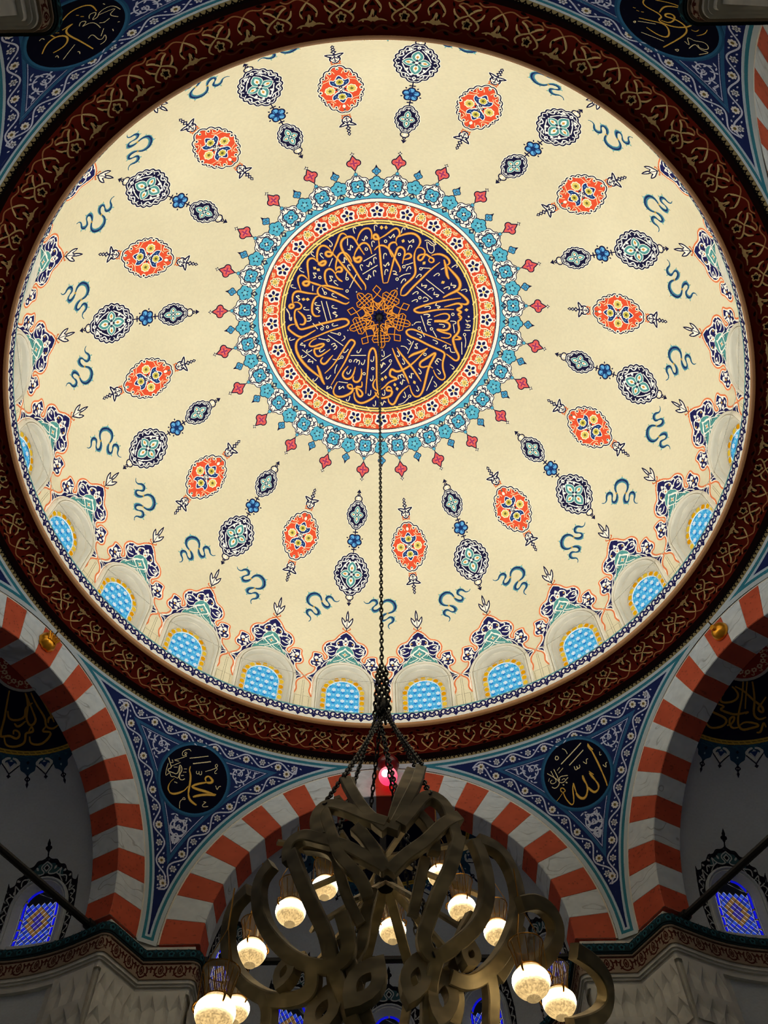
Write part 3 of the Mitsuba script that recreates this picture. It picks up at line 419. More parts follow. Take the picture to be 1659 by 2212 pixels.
cr_ply = cr.ply(polar_map)
for k in range(24):
    ent('ceiling__flower_panel', put(fb_ply, 15 * k + 0.2)); ent('ceiling__crest', put(cr_ply, AX(k) + 0.35))
say('ceiling__flower_panel', 'red panel with white palmette round the roundel'); say('ceiling__crest', 'blue crest with a pink bud round the roundel')
for k in range(1, 24):
    labels.pop('ceiling__flower_panel_%03d' % k, None)

# --- red medallions
def finial(a, y0, y1, L=0):
    """ink lattice finial from y0 (foot) to y1 (tip)."""
    l = y1 - y0; d = 1 if l > 0 else -1; l = abs(l); q = Art()
    shape = unary_union([petal(0, 0, .2 * l / .48, .13, 0), Polygon([(0, .0), (.065, .12), (0, .24), (-.065, .12)]), petal(-.02, .16, .15, .05, 62), petal(.02, .16, .15, .05, -62)])
    shape = affinity.scale(shape, 1.4, 1.0, origin=(0, 0)); q.fill(shape.buffer(.026), WHITE, 0); q.fill(shape.buffer(.014), INK, 1); q.fill(shape.buffer(-.012), WHITE, 2)
    q.line([(0, .03), (0, .24)], .018, INK, 3, smooth=False); q.line([(-.12, .2), (-.05, .12), (0, .17), (.05, .12), (.12, .2)], .02, INK, 3, smooth=False); q.line([(-.04, .08), (0, .05), (.04, .08)], .012, INK, 3, smooth=False)
    for yy, w in ((.29, .045), (.36, .035), (.425, .03)):
        q.fill(star(2, .05, w * 1.25, 0, yy), INK, 1); q.fill(star(2, .02, w * .5, 0, yy), WHITE, 2)
    a.add(q, 0, y0, 0, 1, d * l / .46, dL=L)
def curls(a, y, d):
    for sx in (1, -1):
        a.line([(0, y), (sx * .05, y + d * .0), (sx * .085, y + d * .045), (sx * .06, y + d * .07)], .02, ORANGE, 2); a.line([(sx * .05, y), (sx * .09, y - d * .02)], .018, ORANGE, 2)
rm = Art(); B0 = 5.518
out = affinity.translate(lobed(.425, .585, 20, .045, 1.8, 160, .05), 0, B0)
rm.fill(out.buffer(.014), c(250, 244, 222), 0); rm.fill(out, INK, 1); rm.fill(out.buffer(-.022), c(250, 246, 232), 2); rm.fill(out.buffer(-.042), c(96, 36, 40), 3); rm.fill(out.buffer(-.05), c(228, 86, 56), 4)
inn = Art()
for sx in (1, -1):
    for sy in (1, -1):
        inn.line([(sx * .06, sy * .36), (sx * .12, sy * .44), (sx * .2, sy * .38), (sx * .17, sy * .3), (sx * .25, sy * .26)], .014, c(250, 226, 178), 5)
        inn.line([(sx * .13, sy * .3), (sx * .2, sy * .22), (sx * .29, sy * .19), (sx * .33, sy * .1)], .013, c(250, 226, 178), 5)
        inn.fill(petal(sx * .2, sy * .33, .1, .035, 150 if sx * sy > 0 else 30), c(176, 60, 40), 5)
        for fx, fy in ((.14, .4), (.265, .3), (.335, .17)):
            inn.dot(sx * fx, sy * fy, .036, c(250, 240, 220), 6); inn.fill(star(5, .026, .014, sx * fx, sy * fy), INK, 7)
    inn.dot(sx * .36, 0, .042, c(250, 240, 220), 6); inn.dot(sx * .36, 0, .02, INK, 7)
    # dark blue lobes above and below, yellow rosettes
    g = Polygon(cat([(0, sx * .06), (.1, sx * .09), (.16, sx * .16), (.15, sx * .22), (.09, sx * .2), (0, sx * .31), (-.09, sx * .2), (-.15, sx * .22), (-.16, sx * .16), (-.1, sx * .09)], 4, True)).buffer(0)
    inn.fill(g.buffer(.016), c(248, 244, 236), 5); inn.fill(g, c(34, 52, 110), 6); inn.fill(g.buffer(-.03).difference(sbox(-.1, -1, .1, 1)), c(80, 140, 180), 7)
    inn.fill(rosette(8, .085, .18, 0, sx * .17), c(250, 246, 226), 7); inn.fill(rosette(8, .066, .18, 0, sx * .17), c(206, 190, 84), 8); inn.fill(star(5, .04, .02, 0, sx * .17), c(90, 92, 44), 9)
    inn.fill(rosette(8, .1, .15, sx * .19, 0), c(250, 240, 206), 7); inn.fill(rosette(8, .078, .18, sx * .19, 0), c(226, 206, 110), 8); inn.fill(star(5, .045, .02, sx * .19, 0), c(110, 104, 50), 9)
    inn.fill(petal(0, sx * .44, .09, .06, 0), c(250, 246, 232), 6); inn.dot(0, sx * .47, .018, c(60, 120, 110), 7)
    inn.line([(-.12, -sx * .1), (0, 0), (.12, sx * .1)], .022, WHITE, 8, smooth=False)
inn.fill(star(4, .11, .05), INK, 7)
for k in range(4): inn.dot(.05 * math.sin(k * 1.57), .05 * math.cos(k * 1.57), .012, WHITE, 9, 2)
rm.add(inn, 0, B0, 0, 1.06, 1.08)
curls(rm, 4.85, -1); curls(rm, 6.165, 1); finial(rm, 4.84, 4.345); finial(rm, 6.175, 6.67)
rm_ply = rm.ply(dome_map)
# --- blue medallions: large one, blue flower, small one
def blue_med(a, y0, hw, hh, full):
    out = affinity.translate(lobed(hw, hh, 18 if full else 14, .05, 1.8, 150, .06), 0, y0)
    a.fill(out.buffer(.012), c(250, 246, 230), 0); k_ = 1.0 if full else .8
    a.fill(out, INK, 1); a.fill(out.buffer(-.028 * k_), c(248, 246, 236), 2); a.fill(out.buffer(-.045 * k_), INK, 3)
    q = Art(); W_ = c(246, 246, 240)
    for sx in (1, -1):
        for sy in (1, -1):
            q.line([(sx * .1, sy * .36), (sx * .17, sy * .30), (sx * .27, sy * .27), (sx * .25, sy * .18), (sx * .33, sy * .12)], .023, W_, 4)
            q.line([(sx * .17, sy * .30), (sx * .15, sy * .38), (sx * .05, sy * .41)], .02, W_, 4); full and q.fill(petal(sx * .1, sy * .33, .1, .05, 60 if sx * sy > 0 else -60), W_, 4)
            if not full: continue
            q.fill(petal(sx * .13, sy * .3, .07, .03, 0 if sy < 0 else 180), W_, 4)
            q.line([(sx * .06, sy * .34), (sx * .16, sy * .23), (sx * .25, sy * .06)], .022, W_, 4); q.line([(sx * .22, sy * .33), (sx * .29, sy * .22)], .02, W_, 4, smooth=False)
            q.fill(petal(sx * .2, sy * .24, .11, .06, 40 if sx * sy > 0 else -40), W_, 4); q.fill(petal(sx * .215, sy * .25, .05, .03, 40 if sx * sy > 0 else -40), INK, 5)
            q.line([(sx * .3, sy * .04), (sx * .345, sy * .09), (sx * .3, sy * .17)], .02, W_, 4); q.dot(sx * .2, sy * .40, .014, c(230, 180, 130), 5, 2)
    for k, (l, w) in enumerate(((.31, .2), (.25, .19), (.31, .2), (.25, .19))):
        p1 = petal(0, .0, l, w, 90 * k); q.fill(p1.buffer(.014), W_, 5); q.fill(p1, TEAL, 6); q.fill(petal(0, .06, l * .62, w * .5, 90 * k).buffer(0) if k == 0 else affinity.rotate(petal(0, .06, l * .62, w * .5, 0), -90 * k, origin=(0, 0)), W_, 7)
        q.fill(affinity.rotate(star(2, .045, .028, 0, .15), -90 * k, origin=(0, 0)), c(206, 150, 70), 8)
    q.fill(star(4, .1, .04), INK, 8); q.line([(-.09, -.09), (.09, .09)], .014, W_, 9, smooth=False); q.line([(-.09, .09), (.09, -.09)], .014, W_, 9, smooth=False); q.fill(star(4, .04, .02), W_, 9)
    for sy in (1, -1): q.fill(petal(0, sy * .36, .1 * sy, .08, 0), W_, 5); q.dot(0, sy * .4, .014, INK, 6, 2)
    q.clip(lobed(hw, hh, 18, .05, 1.8, 120, .06).buffer(-.055) if full else lobed(.41, .5, 18, .05, 1.8, 120).buffer(-.045))
    a.add(q, 0, y0, 0, hw / .41, hh / .51)
bm = Art()
blue_med(bm, 6.18, .41, .51, True); blue_med(bm, 4.74, .242, .345, False)
for y0, y1 in ((5.08, 5.25), (5.5, 5.67)): bm.line([(0, y0), (0, y1)], .022, INK, 1, smooth=False)
for y in (5.157, 5.575): bm.line([(-.05, y), (.05, y)], .026, INK, 1, smooth=False)
bm.fill(rosette(5, .165, .28, 0, 5.363).buffer(.014), INK, 0)
for k in range(5):
    a_ = k * 1.2566; bm.dot(.095 * math.sin(a_), 5.363 + .095 * math.cos(a_), .062, c(34, 72, 130), 1); bm.dot(.1 * math.sin(a_), 5.363 + .1 * math.cos(a_), .046, c(98, 170, 222), 2)
    bm.line([(0, 5.363), (.13 * math.sin(a_ + .25), 5.363 + .13 * math.cos(a_ + .25))], .016, c(30, 60, 120), 3, smooth=False); bm.fill(petal(.16 * math.sin(a_ + .63), 5.363 + .16 * math.cos(a_ + .63), .05, .03, math.degrees(a_ + .63)), INK, 0)
def bud(a, y, d):
    q = Art()
    for sx in (1, -1): q.line([(0, 0), (sx * .07, .02), (sx * .075, .09), (0, .14)], .022, INK, 1); q.line([(0, .0), (sx * .1, -.01)], .018, INK, 1, smooth=False)
    q.fill(petal(0, .02, .12, .06, 0), WHITE, 0); q.line([(0, .12), (.03, .155), (0, .19), (-.03, .155)], .018, INK, 1, closed=True, smooth=False)
    q.fill(Polygon([(-.055, .2), (.055, .2), (0, .285)]), INK, 1)
    a.add(q, 0, y, 0, 1, d)
bud(bm, 6.68, 1); bud(bm, 4.41, -1)
bm_ply = bm.ply(dome_map)
for k in range(12):
    ent('ceiling__red_medallion', put(rm_ply, AX(2 * k))); ent('ceiling__blue_medallion', put(bm_ply, AX(2 * k - 1) - 0.1))
say('ceiling__red_medallion', 'red painted medallion with four yellow rosettes'); say('ceiling__blue_medallion', 'pair of navy and white medallions joined by a blue flower')
# --- cloud bands
def cloud():
    a = Art(); hp = [(0, .27), (.12, .22), (.16, .1), (.115, -.01), (.09, -.1), (.12, -.2), (.19, -.205), (.22, -.12), (.235, -.03), (.31, -.01), (.36, -.08), (.355, -.17), (.40, -.23), (.46, -.235)]
    hw = [.082, .074, .046, .026, .054, .074, .046, .022, .05, .068, .044, .026, .015, .01]
    n = 6; P = cat(hp, n); Wd = np.interp(np.linspace(0, len(hp) - 1, len(P)), range(len(hp)), hw)
    def rib(k, col, L, off=0.0):
        t = np.gradient(P, axis=0); t /= np.linalg.norm(t, axis=1, keepdims=True); nn = np.stack([-t[:, 1], t[:, 0]], -1)
        g = unary_union([Polygon([P[i] + nn[i] * (off * Wd[i] + Wd[i] * k / 2), P[i + 1] + nn[i + 1] * (off * Wd[i + 1] + Wd[i + 1] * k / 2), P[i + 1] + nn[i + 1] * (off * Wd[i + 1] - Wd[i + 1] * k / 2), P[i] + nn[i] * (off * Wd[i] - Wd[i] * k / 2)]).buffer(.001) for i in range(len(P) - 1)])
        for sx in (1, -1): a.fill(affinity.scale(g, sx, 1, origin=(0, 0)), col, L)
    rib(1.25, c(136, 180, 178), 0); rib(.98, c(62, 124, 146), 1); rib(.5, c(28, 44, 90), 2, .1); rib(.16, c(70, 110, 150), 3, -.18)
    for sx in (1, -1):
        a.fill(star(4, .035, .016, sx * .118, -.01), c(200, 160, 60), 3)
        for x, y, r in ((.1, .25, 30), (.17, .16, 70), (.1, -.21, 180), (.2, -.22, 160), (.29, .02, 10), (.37, -.02, 50)): a.fill(petal(sx * x, y, .05, .03, sx * r), c(120, 176, 178), 0); a.dot(sx * (x + .05 * math.sin(math.radians(r))), y + .05 * math.cos(math.radians(r)), .008, c(196, 160, 80), 1, 2)
    a.fill(petal(0, .29, .06, .04, 0), c(110, 174, 186), 0); a.dot(0, .36, .01, c(196, 160, 80), 1, 2)
    return a
cl0 = cloud()
clA, clB = Art().add(cl0, 0, 7.02, 180 + 50, 1.0), Art().add(cl0, 0, 7.02, 180 - 47, 1.0)
cl_ply = [clA.ply(dome_map), clB.ply(dome_map)]
for k in range(24): ent('ceiling__cloud_scroll', put(cl_ply[k % 2], 15 * k - 0.2 + 0.4))
say('ceiling__cloud_scroll', 'blue painted cloud scroll')
# --- crowns over the windows
cw = Art()
half = [(0, 7.63), (.15, 7.75), (.26, 7.9), (.40, 7.96), (.50, 8.14), (.44, 8.3), (.38, 8.40), (.44, 8.47), (.47, 8.36), (.58, 8.30), (.70, 8.32), (.71, 8.43), (.77, 8.6), (.70, 8.71), (.63, 8.73), (.66, 8.86), (.74, 8.94), (.825, 9.05), (.735, 9.15), (.69, 9.3), (.71, 9.42), (.655, 9.58)]
hc = cat(half, 4)
opening = Polygon(arch_outline(.64, W_SPRING, 10.2))
crown = Polygon(np.vstack([hc, [(.5, 9.58)], [(-.5, 9.58)], hc[::-1] * [-1, 1]])).buffer(0).difference(opening)
cw.fill(crown.buffer(.02).difference(opening), c(226, 128, 84), 0); cw.fill(crown.buffer(-.012), c(250, 244, 228), 1); cw.fill(crown.buffer(-.034), c(34, 34, 84), 2)
tealz = Polygon(cat([(0, 8.02), (.2, 8.28), (.16, 8.36), (.34, 8.5), (.36, 8.75), (0, 8.75), (-.36, 8.75), (-.34, 8.5), (-.16, 8.36), (-.2, 8.28)], 3, True)).buffer(0).difference(opening)
cw.fill(tealz.buffer(.014), WHITE, 3); cw.fill(tealz, TEAL, 4)
W_ = c(248, 246, 238); sc = Art()
for sx in (1, -1):
    sc.line([(0, 7.95), (sx * .1, 7.88), (sx * .2, 7.99), (sx * .14, 8.1), (sx * .3, 8.06), (sx * .42, 8.14), (sx * .36, 8.24), (sx * .24, 8.2)], .026, W_, 5)
    sc.line([(sx * .3, 8.06), (sx * .33, 8.0), (sx * .25, 7.96)], .024, W_, 5); sc.fill(petal(sx * .33, 8.15, .1, .06, sx * 70), W_, 5); sc.fill(petal(sx * .34, 8.152, .05, .03, sx * 70), INK, 6)
    sc.line([(sx * .2, 8.28), (sx * .3, 8.35), (sx * .38, 8.3), (sx * .42, 8.22)], .022, W_, 5)
    sc.line([(0, 8.1), (sx * .1, 8.22), (sx * .18, 8.28), (sx * .05, 8.38), (sx * .15, 8.46), (sx * .24, 8.5)], .022, W_, 5); sc.fill(petal(sx * .16, 8.4, .1, .05, sx * 120), c(60, 120, 126), 5)
    sc.line([(sx * .3, 8.44), (sx * .42, 8.55), (sx * .5, 8.7)], .022, W_, 5)
    q = Art(); q.fill(rosette(5, .13, .4), W_, 5)
    for k in range(5): q.fill(petal(0, .02, .09, .05, k * 72 + 36), NAVY, 6)
    q.fill(star(4, .03, .02), c(206, 160, 80), 7); sc.add(q, sx * .61, 8.54, sx * -30)
    sc.line([(sx * .5, 8.42), (sx * .56, 8.5)], .024, W_, 5, smooth=False); sc.line([(sx * .66, 8.68), (sx * .6, 8.78), (sx * .66, 8.92), (sx * .78, 9.04), (sx * .7, 9.06), (sx * .67, 9.2), (sx * .7, 9.3)], .022, W_, 5)
    sc.line([(sx * .5, 8.64), (sx * .58, 8.7), (sx * .6, 8.8)], .02, W_, 5); sc.fill(petal(sx * .66, 8.96, .08, .05, sx * 140), TEAL, 5)
    sc.fill(star(4, .03, .015, sx * .16, 7.98), c(214, 170, 90), 6)
for sx in (1, -1):
    for x, y, r in ((.08, 7.86, 60), (.22, 7.93, 100), (.12, 8.04, 40), (.38, 8.0, 80), (.44, 8.12, 160), (.30, 8.16, 120), (.22, 8.12, 200), (.40, 8.36, 30), (.34, 8.44, 140), (.46, 8.56, 120), (.58, 8.62, 160), (.52, 8.36, 40), (.66, 8.78, 170), (.72, 9.0, 120)):
        sc.fill(petal(sx * x, y, .085, .04, sx * r), W_, 5)
    sc.line([(0, 8.14), (sx * .14, 8.24), (sx * .1, 8.34), (0, 8.42), (sx * .12, 8.5)], .02, W_, 6); sc.line([(sx * .08, 8.2), (sx * .22, 8.36), (sx * .32, 8.52)], .018, W_, 6); sc.fill(petal(sx * .1, 8.26, .09, .045, sx * 60), c(40, 84, 110), 5); sc.fill(petal(sx * .22, 8.42, .09, .05, sx * 120), c(40, 84, 110), 5)
    sc.line([(0, 7.84), (sx * .06, 7.92), (sx * .02, 7.99)], .02, W_, 5); sc.line([(sx * .12, 7.8), (sx * .2, 7.86), (sx * .28, 7.93)], .016, W_, 5)
sc.fill(rosette(4, .06, .3, 0, 7.99), W_, 5); sc.dot(0, 7.99, .02, c(206, 120, 70), 6); sc.fill(star(2, .05, .035, 0, 7.84), W_, 5)
sc.fill(star(4, .075, .03, 0, 8.28), W_, 6); sc.fill(star(4, .04, .016, 0, 8.28), c(206, 140, 60), 7)
sc.clip(crown.buffer(-.02)); cw.add(sc)
for sx in (1, -1): cw.line([(0, 7.64), (sx * .04, 7.6), (sx * .085, 7.57), (sx * .07, 7.54)], .02, ORANGE, 2); cw.line([(0, 7.62), (sx * .05, 7.66), (sx * .09, 7.65)], .018, ORANGE, 2)
tip = unary_union([petal(0, 7.56, -.24, .13, 0), petal(.04, 7.5, -.24, .06, -20), petal(-.04, 7.5, -.24, .06, 20), petal(0, 7.42, -.32, .05, 0)])
cw.fill(tip.buffer(.01), INK, 1); cw.fill(tip.buffer(-.012), WHITE, 2); cw.line([(0, 7.55), (0, 7.3)], .012, INK, 3, smooth=False); cw.line([(0, 7.64), (0, 7.54)], .016, INK, 1, smooth=False)
cw_ply = cw.ply(dome_map)
jn = Art(); GJ = c(176, 168, 140)                       # joints of the ashlar between the windows
for x in (.7, .83): jn.line([(x, 9.62 if x < .8 else 9.15), (x, 10.3)], .012, GJ, 0, smooth=False); jn.line([(-x, 9.62 if x < .8 else 9.15), (-x, 10.3)], .012, GJ, 0, smooth=False)
for y in (9.6, 9.95): jn.line([(.655, y), (.845, y)], .012, GJ, 0, smooth=False); jn.line([(-.655, y), (-.845, y)], .012, GJ, 0, smooth=False)
jn_ply = jn.ply(dome_map)
for k in range(24):
    ent('ceiling__window_crown', put(cw_ply, AX(k) - 0.15)); ent('ceiling__ashlar_joint', put(jn_ply, AX(k) - 0.15))
say('ceiling__window_crown', 'navy and teal arabesque crown with orange outline over a dome window')

# ---------------------------------------------------------------- windows of the dome
rows = []
for w, lift in ((.662, -.004), (.655, .06), (.635, .085), (.61, .085), (.595, .045), (.582, .065), (.566, .06), (.553, .0), (.553, -.07), (.52, -.075), (.512, -.12), (.462, -.22), (.462, -.24)):
    rows.append(dome_map(arch_outline(w, W_SPRING, W_BOTTOM, 25), lift))
frame_ply = mikit.ply(loft(rows), 'mat_pale_stone', smooth=35)
box_rows = [dome_map(arch_outline(w, W_SPRING, W_BOTTOM, 25), lift) for w, lift in ((.47, -.2), (.66, -.2), (.66, -.45))]
jamb_ply = mikit.ply(loft(box_rows), 'mat_pale_stone', smooth=False)
PW = .375                                                # half width of the blue field
field = Polygon(np.vstack([arch_outline(PW - .035, W_SPRING, W_BOTTOM, 20)]))
gl_ = Art(); st = []
CY1, CY2, STW = c(84, 188, 236), c(120, 212, 240), c(235, 250, 255)
r_ = 0; y = 8.78
holes = []
while y < 10.5:
    for i in range(-4, 5):
        x = (i + (0.5 if r_ % 2 else 0)) * .19
        holes.append((star(6, .062, .034, x, y), STW)); holes.append((Point(x + .095, y + .0).buffer(.028, quad_segs=3), c(150, 225, 250)))
        for a_ in (0.0,): holes.append((Polygon([(x - .05, y + .07), (x, y + .055), (x + .05, y + .07), (x, y + .095)]), c(40, 120, 200)))
    y += .15; r_ += 1
base = field
HU = unary_union([h for h, _ in holes])
gl_.fill(field.difference(HU), CY1, 0)
for h, col in holes:
    g = h.intersection(field)
    if not g.is_empty: gl_.fill(g, col, 0)
def pane_map(xy, lift): return dome_map(xy, -.225 + lift)
lattice_ply = gl_.ply(pane_map, 'mat_leaded_glass', lift=0)
ld = Art(); LD = c(70, 120, 150)
ld.fill(Polygon(arch_outline(.475, W_SPRING, W_BOTTOM, 20)).difference(Polygon(arch_outline(.452, W_SPRING, W_BOTTOM + .1, 20))), c(200, 194, 176), 0)
ld.fill(Polygon(arch_outline(PW - .018, W_SPRING, W_BOTTOM, 20)).difference(Polygon(arch_outline(PW - .036, W_SPRING, W_BOTTOM + .1, 20))), c(214, 226, 226), 0)
came_ply = ld.ply(pane_map, 'mat_paint', lift=.012)
# yellow lozenges: rectangles along the border, joined by pale cames
bpts = arch_outline((PW - .018 + .452) / 2, W_SPRING, 10.35, 60); bl_ = np.r_[0, np.cumsum(np.hypot(*np.diff(bpts, axis=0).T))]
def along(t): return np.array([np.interp(t, bl_, bpts[:, 0]), np.interp(t, bl_, bpts[:, 1])])
NB = 25; loz = []
for i in range(NB):
    t0, t1 = (i + .06) * bl_[-1] / NB, (i + .94) * bl_[-1] / NB; m = (t0 + t1) / 2
    d_ = along(t1) - along(t0); d_ /= np.hypot(*d_); n_ = np.array([-d_[1], d_[0]]); L_ = (t1 - t0) / 2; w_ = .046; q0 = along(m)
    loz.append(Polygon([q0 - d_ * L_, q0 - d_ * L_ * .55 + n_ * w_, q0 + d_ * L_ * .55 + n_ * w_, q0 + d_ * L_, q0 + d_ * L_ * .55 - n_ * w_, q0 - d_ * L_ * .55 - n_ * w_]))
rest = Polygon(arch_outline(.455, W_SPRING, W_BOTTOM, 20)).difference(Polygon(arch_outline(PW - .02, W_SPRING, W_BOTTOM + .1, 20))).difference(unary_union(loz))
ys = Art(); ys.fill(rest, c(206, 196, 168), 0); border_ply = ys.ply(pane_map, 'mat_paint', lift=.004)
YC = [c(250, 184, 20), c(252, 206, 60), c(244, 164, 12)]
loz_ply = []
for i, g in enumerate(loz):
    a = Art(); a.fill(g, YC[(i * 7) % 3], 0); loz_ply.append(a.ply(pane_map, 'mat_leaded_glass', lift=.0))
ORD = ['', 'second ', 'third ', 'fourth ', 'fifth ', 'sixth ', 'seventh ', 'eighth ', 'ninth ', 'tenth ', 'eleventh ', 'twelfth ']
for k in range(24):
    n = k + 1; key = 'window_%d' % n; side = 'right' if k < 12 else 'left'; o = k if k < 12 else 23 - k
    scene[key + '__frame'] = put(frame_ply, AX(k)); scene[key + '__jamb'] = put(jamb_ply, AX(k))
    scene[key + '__lattice'] = put(lattice_ply, AX(k)); scene[key + '__came'] = put(came_ply, AX(k)); scene[key + '__border'] = put(border_ply, AX(k))
    say(key, ('arched dome window with blue star lattice and yellow border, %sto the %s of the hanging chain' % (ORD[o] or 'first ', side)), kind='structure')
    labels[key + '__lattice'] = {'label': 'sky-blue star lattice of coloured glass', 'kind': 'stuff'}
    if k <= 6 or k >= 17:
        for p in loz_ply: ent(key + '__yellow_pane', put(p, AX(k)))
    else:
        allz = Art()
        for i, g in enumerate(loz): allz.fill(g, YC[(i * 7) % 3], 0)
        scene[key + '__yellow_pane'] = put(loz_far if k > 7 else (loz_far := allz.ply(pane_map, 'mat_leaded_glass', lift=.0)), AX(k))

# ---------------------------------------------------------------- the ring cornice under the dome
def cav(t):                                              # dark red cavetto from the brown bead to the tan fillet
    p0, p1 = np.array([6.0, 15.176]), np.array([6.602, 14.939]); t = np.asarray(t, float)
    n = np.array([.366, .930]); bulge = .055 * np.sin(np.pi * t)
    return p0 + (p1 - p0) * t[..., None] + n * bulge[..., None]
CAV_L = 0.66
def cav_map(xy, lift):                                   # x metres along the ring at radius 6.3, y from 0 (bead) to CAV_L (fillet)
    q = cav(np.clip(xy[:, 1] / CAV_L, 0, 1)); q = q - np.array([.366, .930]) * lift; a = xy[:, 0] / 6.3
    return np.stack([q[:, 0] * np.sin(a), q[:, 0] * np.cos(a), q[:, 1]], -1)
def cyl_map(R):
    def f(xy, lift):
        a = xy[:, 0] / R; r = R - lift; return np.stack([r * np.sin(a), r * np.cos(a), xy[:, 1]], -1)
    return f
scene['trim_1'] = mikit.ply(revolve([(6.60, 15.10), (6.56, 15.42), (6.06, 15.42), (6.06, 15.56), (5.968, 15.56), (5.963, 15.27)], 288), 'mat_pale_stone', smooth=30)
say('trim_1', 'round cornice under the dome with a white and navy parapet and a dark red underside', kind='structure')
scene['trim_1__bead'] = mikit.ply(revolve([(5.963, 15.272), (5.945, 15.25), (5.945, 15.215), (5.965, 15.185), (6.0, 15.172)], 288), 'mat_brown_bead', smooth=True)
say('trim_1__bead', 'brown bead along the lower edge of the parapet')
tc = np.linspace(0, 1, 14); cav_pts = cav(tc)
scene['mat_red_paint'] = diffuse(c(98, 29, 19))
scene['trim_1__cavetto'] = mikit.ply(revolve(cav_pts, 288), 'mat_red_paint', smooth=True); say('trim_1__cavetto', 'dark red hollow moulding with gold arabesques')
scene['mat_tan'] = diffuse(c(160, 146, 104))
scene['trim_1__fillet'] = mikit.ply(revolve([(6.602, 14.939), (6.674, 14.886), (6.72, 14.89), (6.95, 14.95), (7.05, 15.25)], 288), 'mat_tan', smooth=30)
pb = Art()                                               # parapet scroll, one repeat of three degrees
P0 = math.radians(3) * 5.965
for dx in (-P0, 0, P0):
    q = Art(); h_ = P0 / 2
    for sx in (1, -1):
        q.line([(0, .055), (sx * .06, .11), (sx * .035, .17), (sx * .01, .15)], .034, NAVY, 1)
        q.line([(sx * .03, .18), (sx * .085, .215), (sx * .135, .17), (sx * .12, .10), (sx * .085, .085)], .036, NAVY, 1); q.line([(sx * .13, .12), (sx * h_, .05)], .034, NAVY, 1, smooth=False)
    q.fill(Polygon([(h_ - .055, .07), (h_ + .055, .07), (h_, -.01)]), NAVY, 1); q.fill(star(4, .05, .034, 0, .105, 45), NAVY, 1); q.fill(star(4, .028, .02, 0, .105, 45), WHITE, 2)
    pb.add(q, dx, 15.30)
pb.clip(sbox(-P0 / 2 - .001, 15.2, P0 / 2 + .001, 15.7))
pbase = Art(); pbase.fill(sbox(-P0 / 2 - .001, 15.275, P0 / 2 + .001, 15.52), c(236, 234, 226), 0); pbase.fill(sbox(-P0 / 2 - .001, 15.515, P0 / 2 + .001, 15.558), c(96, 146, 150), 0)
pbase.items += pb.items; pb_ply = pbase.ply(cyl_map(5.963))
for k in range(120): ent('trim_1__parapet_scroll', put(pb_ply, 3 * k))
cf = Art(); GP, GD = c(226, 194, 132), c(176, 120, 78); PER = math.radians(7.5) * 6.3
def stem(p, w, col, L, **k): cf.line(p, w * 1.2, col, L, **k)
for dx in (-PER, 0, PER):
    q0 = len(cf.items)
    for sx in (1, -1):                                    # lyre with lotus
        stem([(dx, .47), (dx + sx * .07, .4), (dx + sx * .105, .33), (dx + sx * .085, .27)], .026, GP, 1, taper=.5)
        stem([(dx, .30), (dx + sx * .035, .22), (dx + sx * .06, .2)], .024, GP, 1); stem([(dx + sx * .02, .17), (dx + sx * .1, .19), (dx + sx * .19, .17)], .018, GP, 1, taper=.6)
        stem([(dx, .47), (dx + sx * .12, .53), (dx + sx * .24, .50), (dx + sx * .32, .54)], .016, GD, 1)
        stem([(dx, .06), (dx + sx * .14, .12), (dx + sx * .28, .09), (dx + sx * .38, .13)], .016, c(112, 60, 40), 1)
        h = PER / 2
        stem([(dx + h, .34), (dx + h + sx * .08, .42), (dx + h + sx * .15, .45)], .024, GP, 1, taper=.5); stem([(dx + h, .34), (dx + h + sx * .1, .29), (dx + h + sx * .16, .22), (dx + h + sx * .12, .17)], .022, GP, 1, taper=.5)
        stem([(dx + h + sx * .1, .29), (dx + h + sx * .17, .33), (dx + h + sx * .2, .40)], .024, GP, 1, taper=.5)
        stem([(dx + h, .46), (dx + h + sx * .09, .49), (dx + h + sx * .14, .46)], .018, GD, 1)
    cf.fill(rosette(5, .075, .4, dx + PER / 2, .23), GP, 1); cf.fill(rosette(5, .045, .3, dx + PER / 2, .23), c(26, 12, 10), 2)
    for sx in (1, -1):
        cf.dot(dx + sx * .022, .19, .03, GP, 1, 3)
        for x, y, r in ((.05, .30, 200), (.07, .40, 160), (.3, .5, 80), (.2, .56, 100), (.26, .12, 70), (.12, .1, 110)): cf.fill(petal(dx + sx * x, y, .09, .035, sx * r), c(24, 12, 11), 1)
        for x, y, r in ((.1, .36, 60), (.14, .26, 30), (.2, .42, 20)): cf.fill(petal(dx + PER / 2 + sx * x, y, .07, .03, sx * r), c(24, 12, 11), 1)
    cf.fill(Polygon([(dx - .045, .36), (dx + .045, .36), (dx, .42)]), c(30, 14, 10), 1); cf.fill(star(4, .045, .03, dx, .11), c(60, 26, 18), 1); cf.dot(dx + .13, .17, .014, GP, 1, 2)
    cf.fill(star(4, .05, .022, dx + PER / 2, .40), c(40, 26, 16), 2)
cf.clip(sbox(-PER / 2 - .001, 0, PER / 2 + .001, CAV_L))
cf.fill(sbox(-PER / 2 - .001, CAV_L - .085, PER / 2 + .001, CAV_L), c(26, 14, 13), 0)
cf_ply = cf.ply(cav_map)
for k in range(48): ent('trim_1__cavetto__arabesque', put(cf_ply, 7.5 * k))
te = Art(); TW = math.radians(.75) * 6.65
for i in range(10):
    x = (i - 4.5) * TW; te.fill(Polygon(cat([(x - TW / 2, .0), (x + TW / 2, 0), (x + TW * .42, .028), (x + TW * .22, .036), (x, .066), (x - TW * .22, .036), (x - TW * .42, .028)], 3, True)).buffer(0), c(18, 14, 14), 0); te.dot(x, .028, .008, c(120, 110, 80), 1, 2)
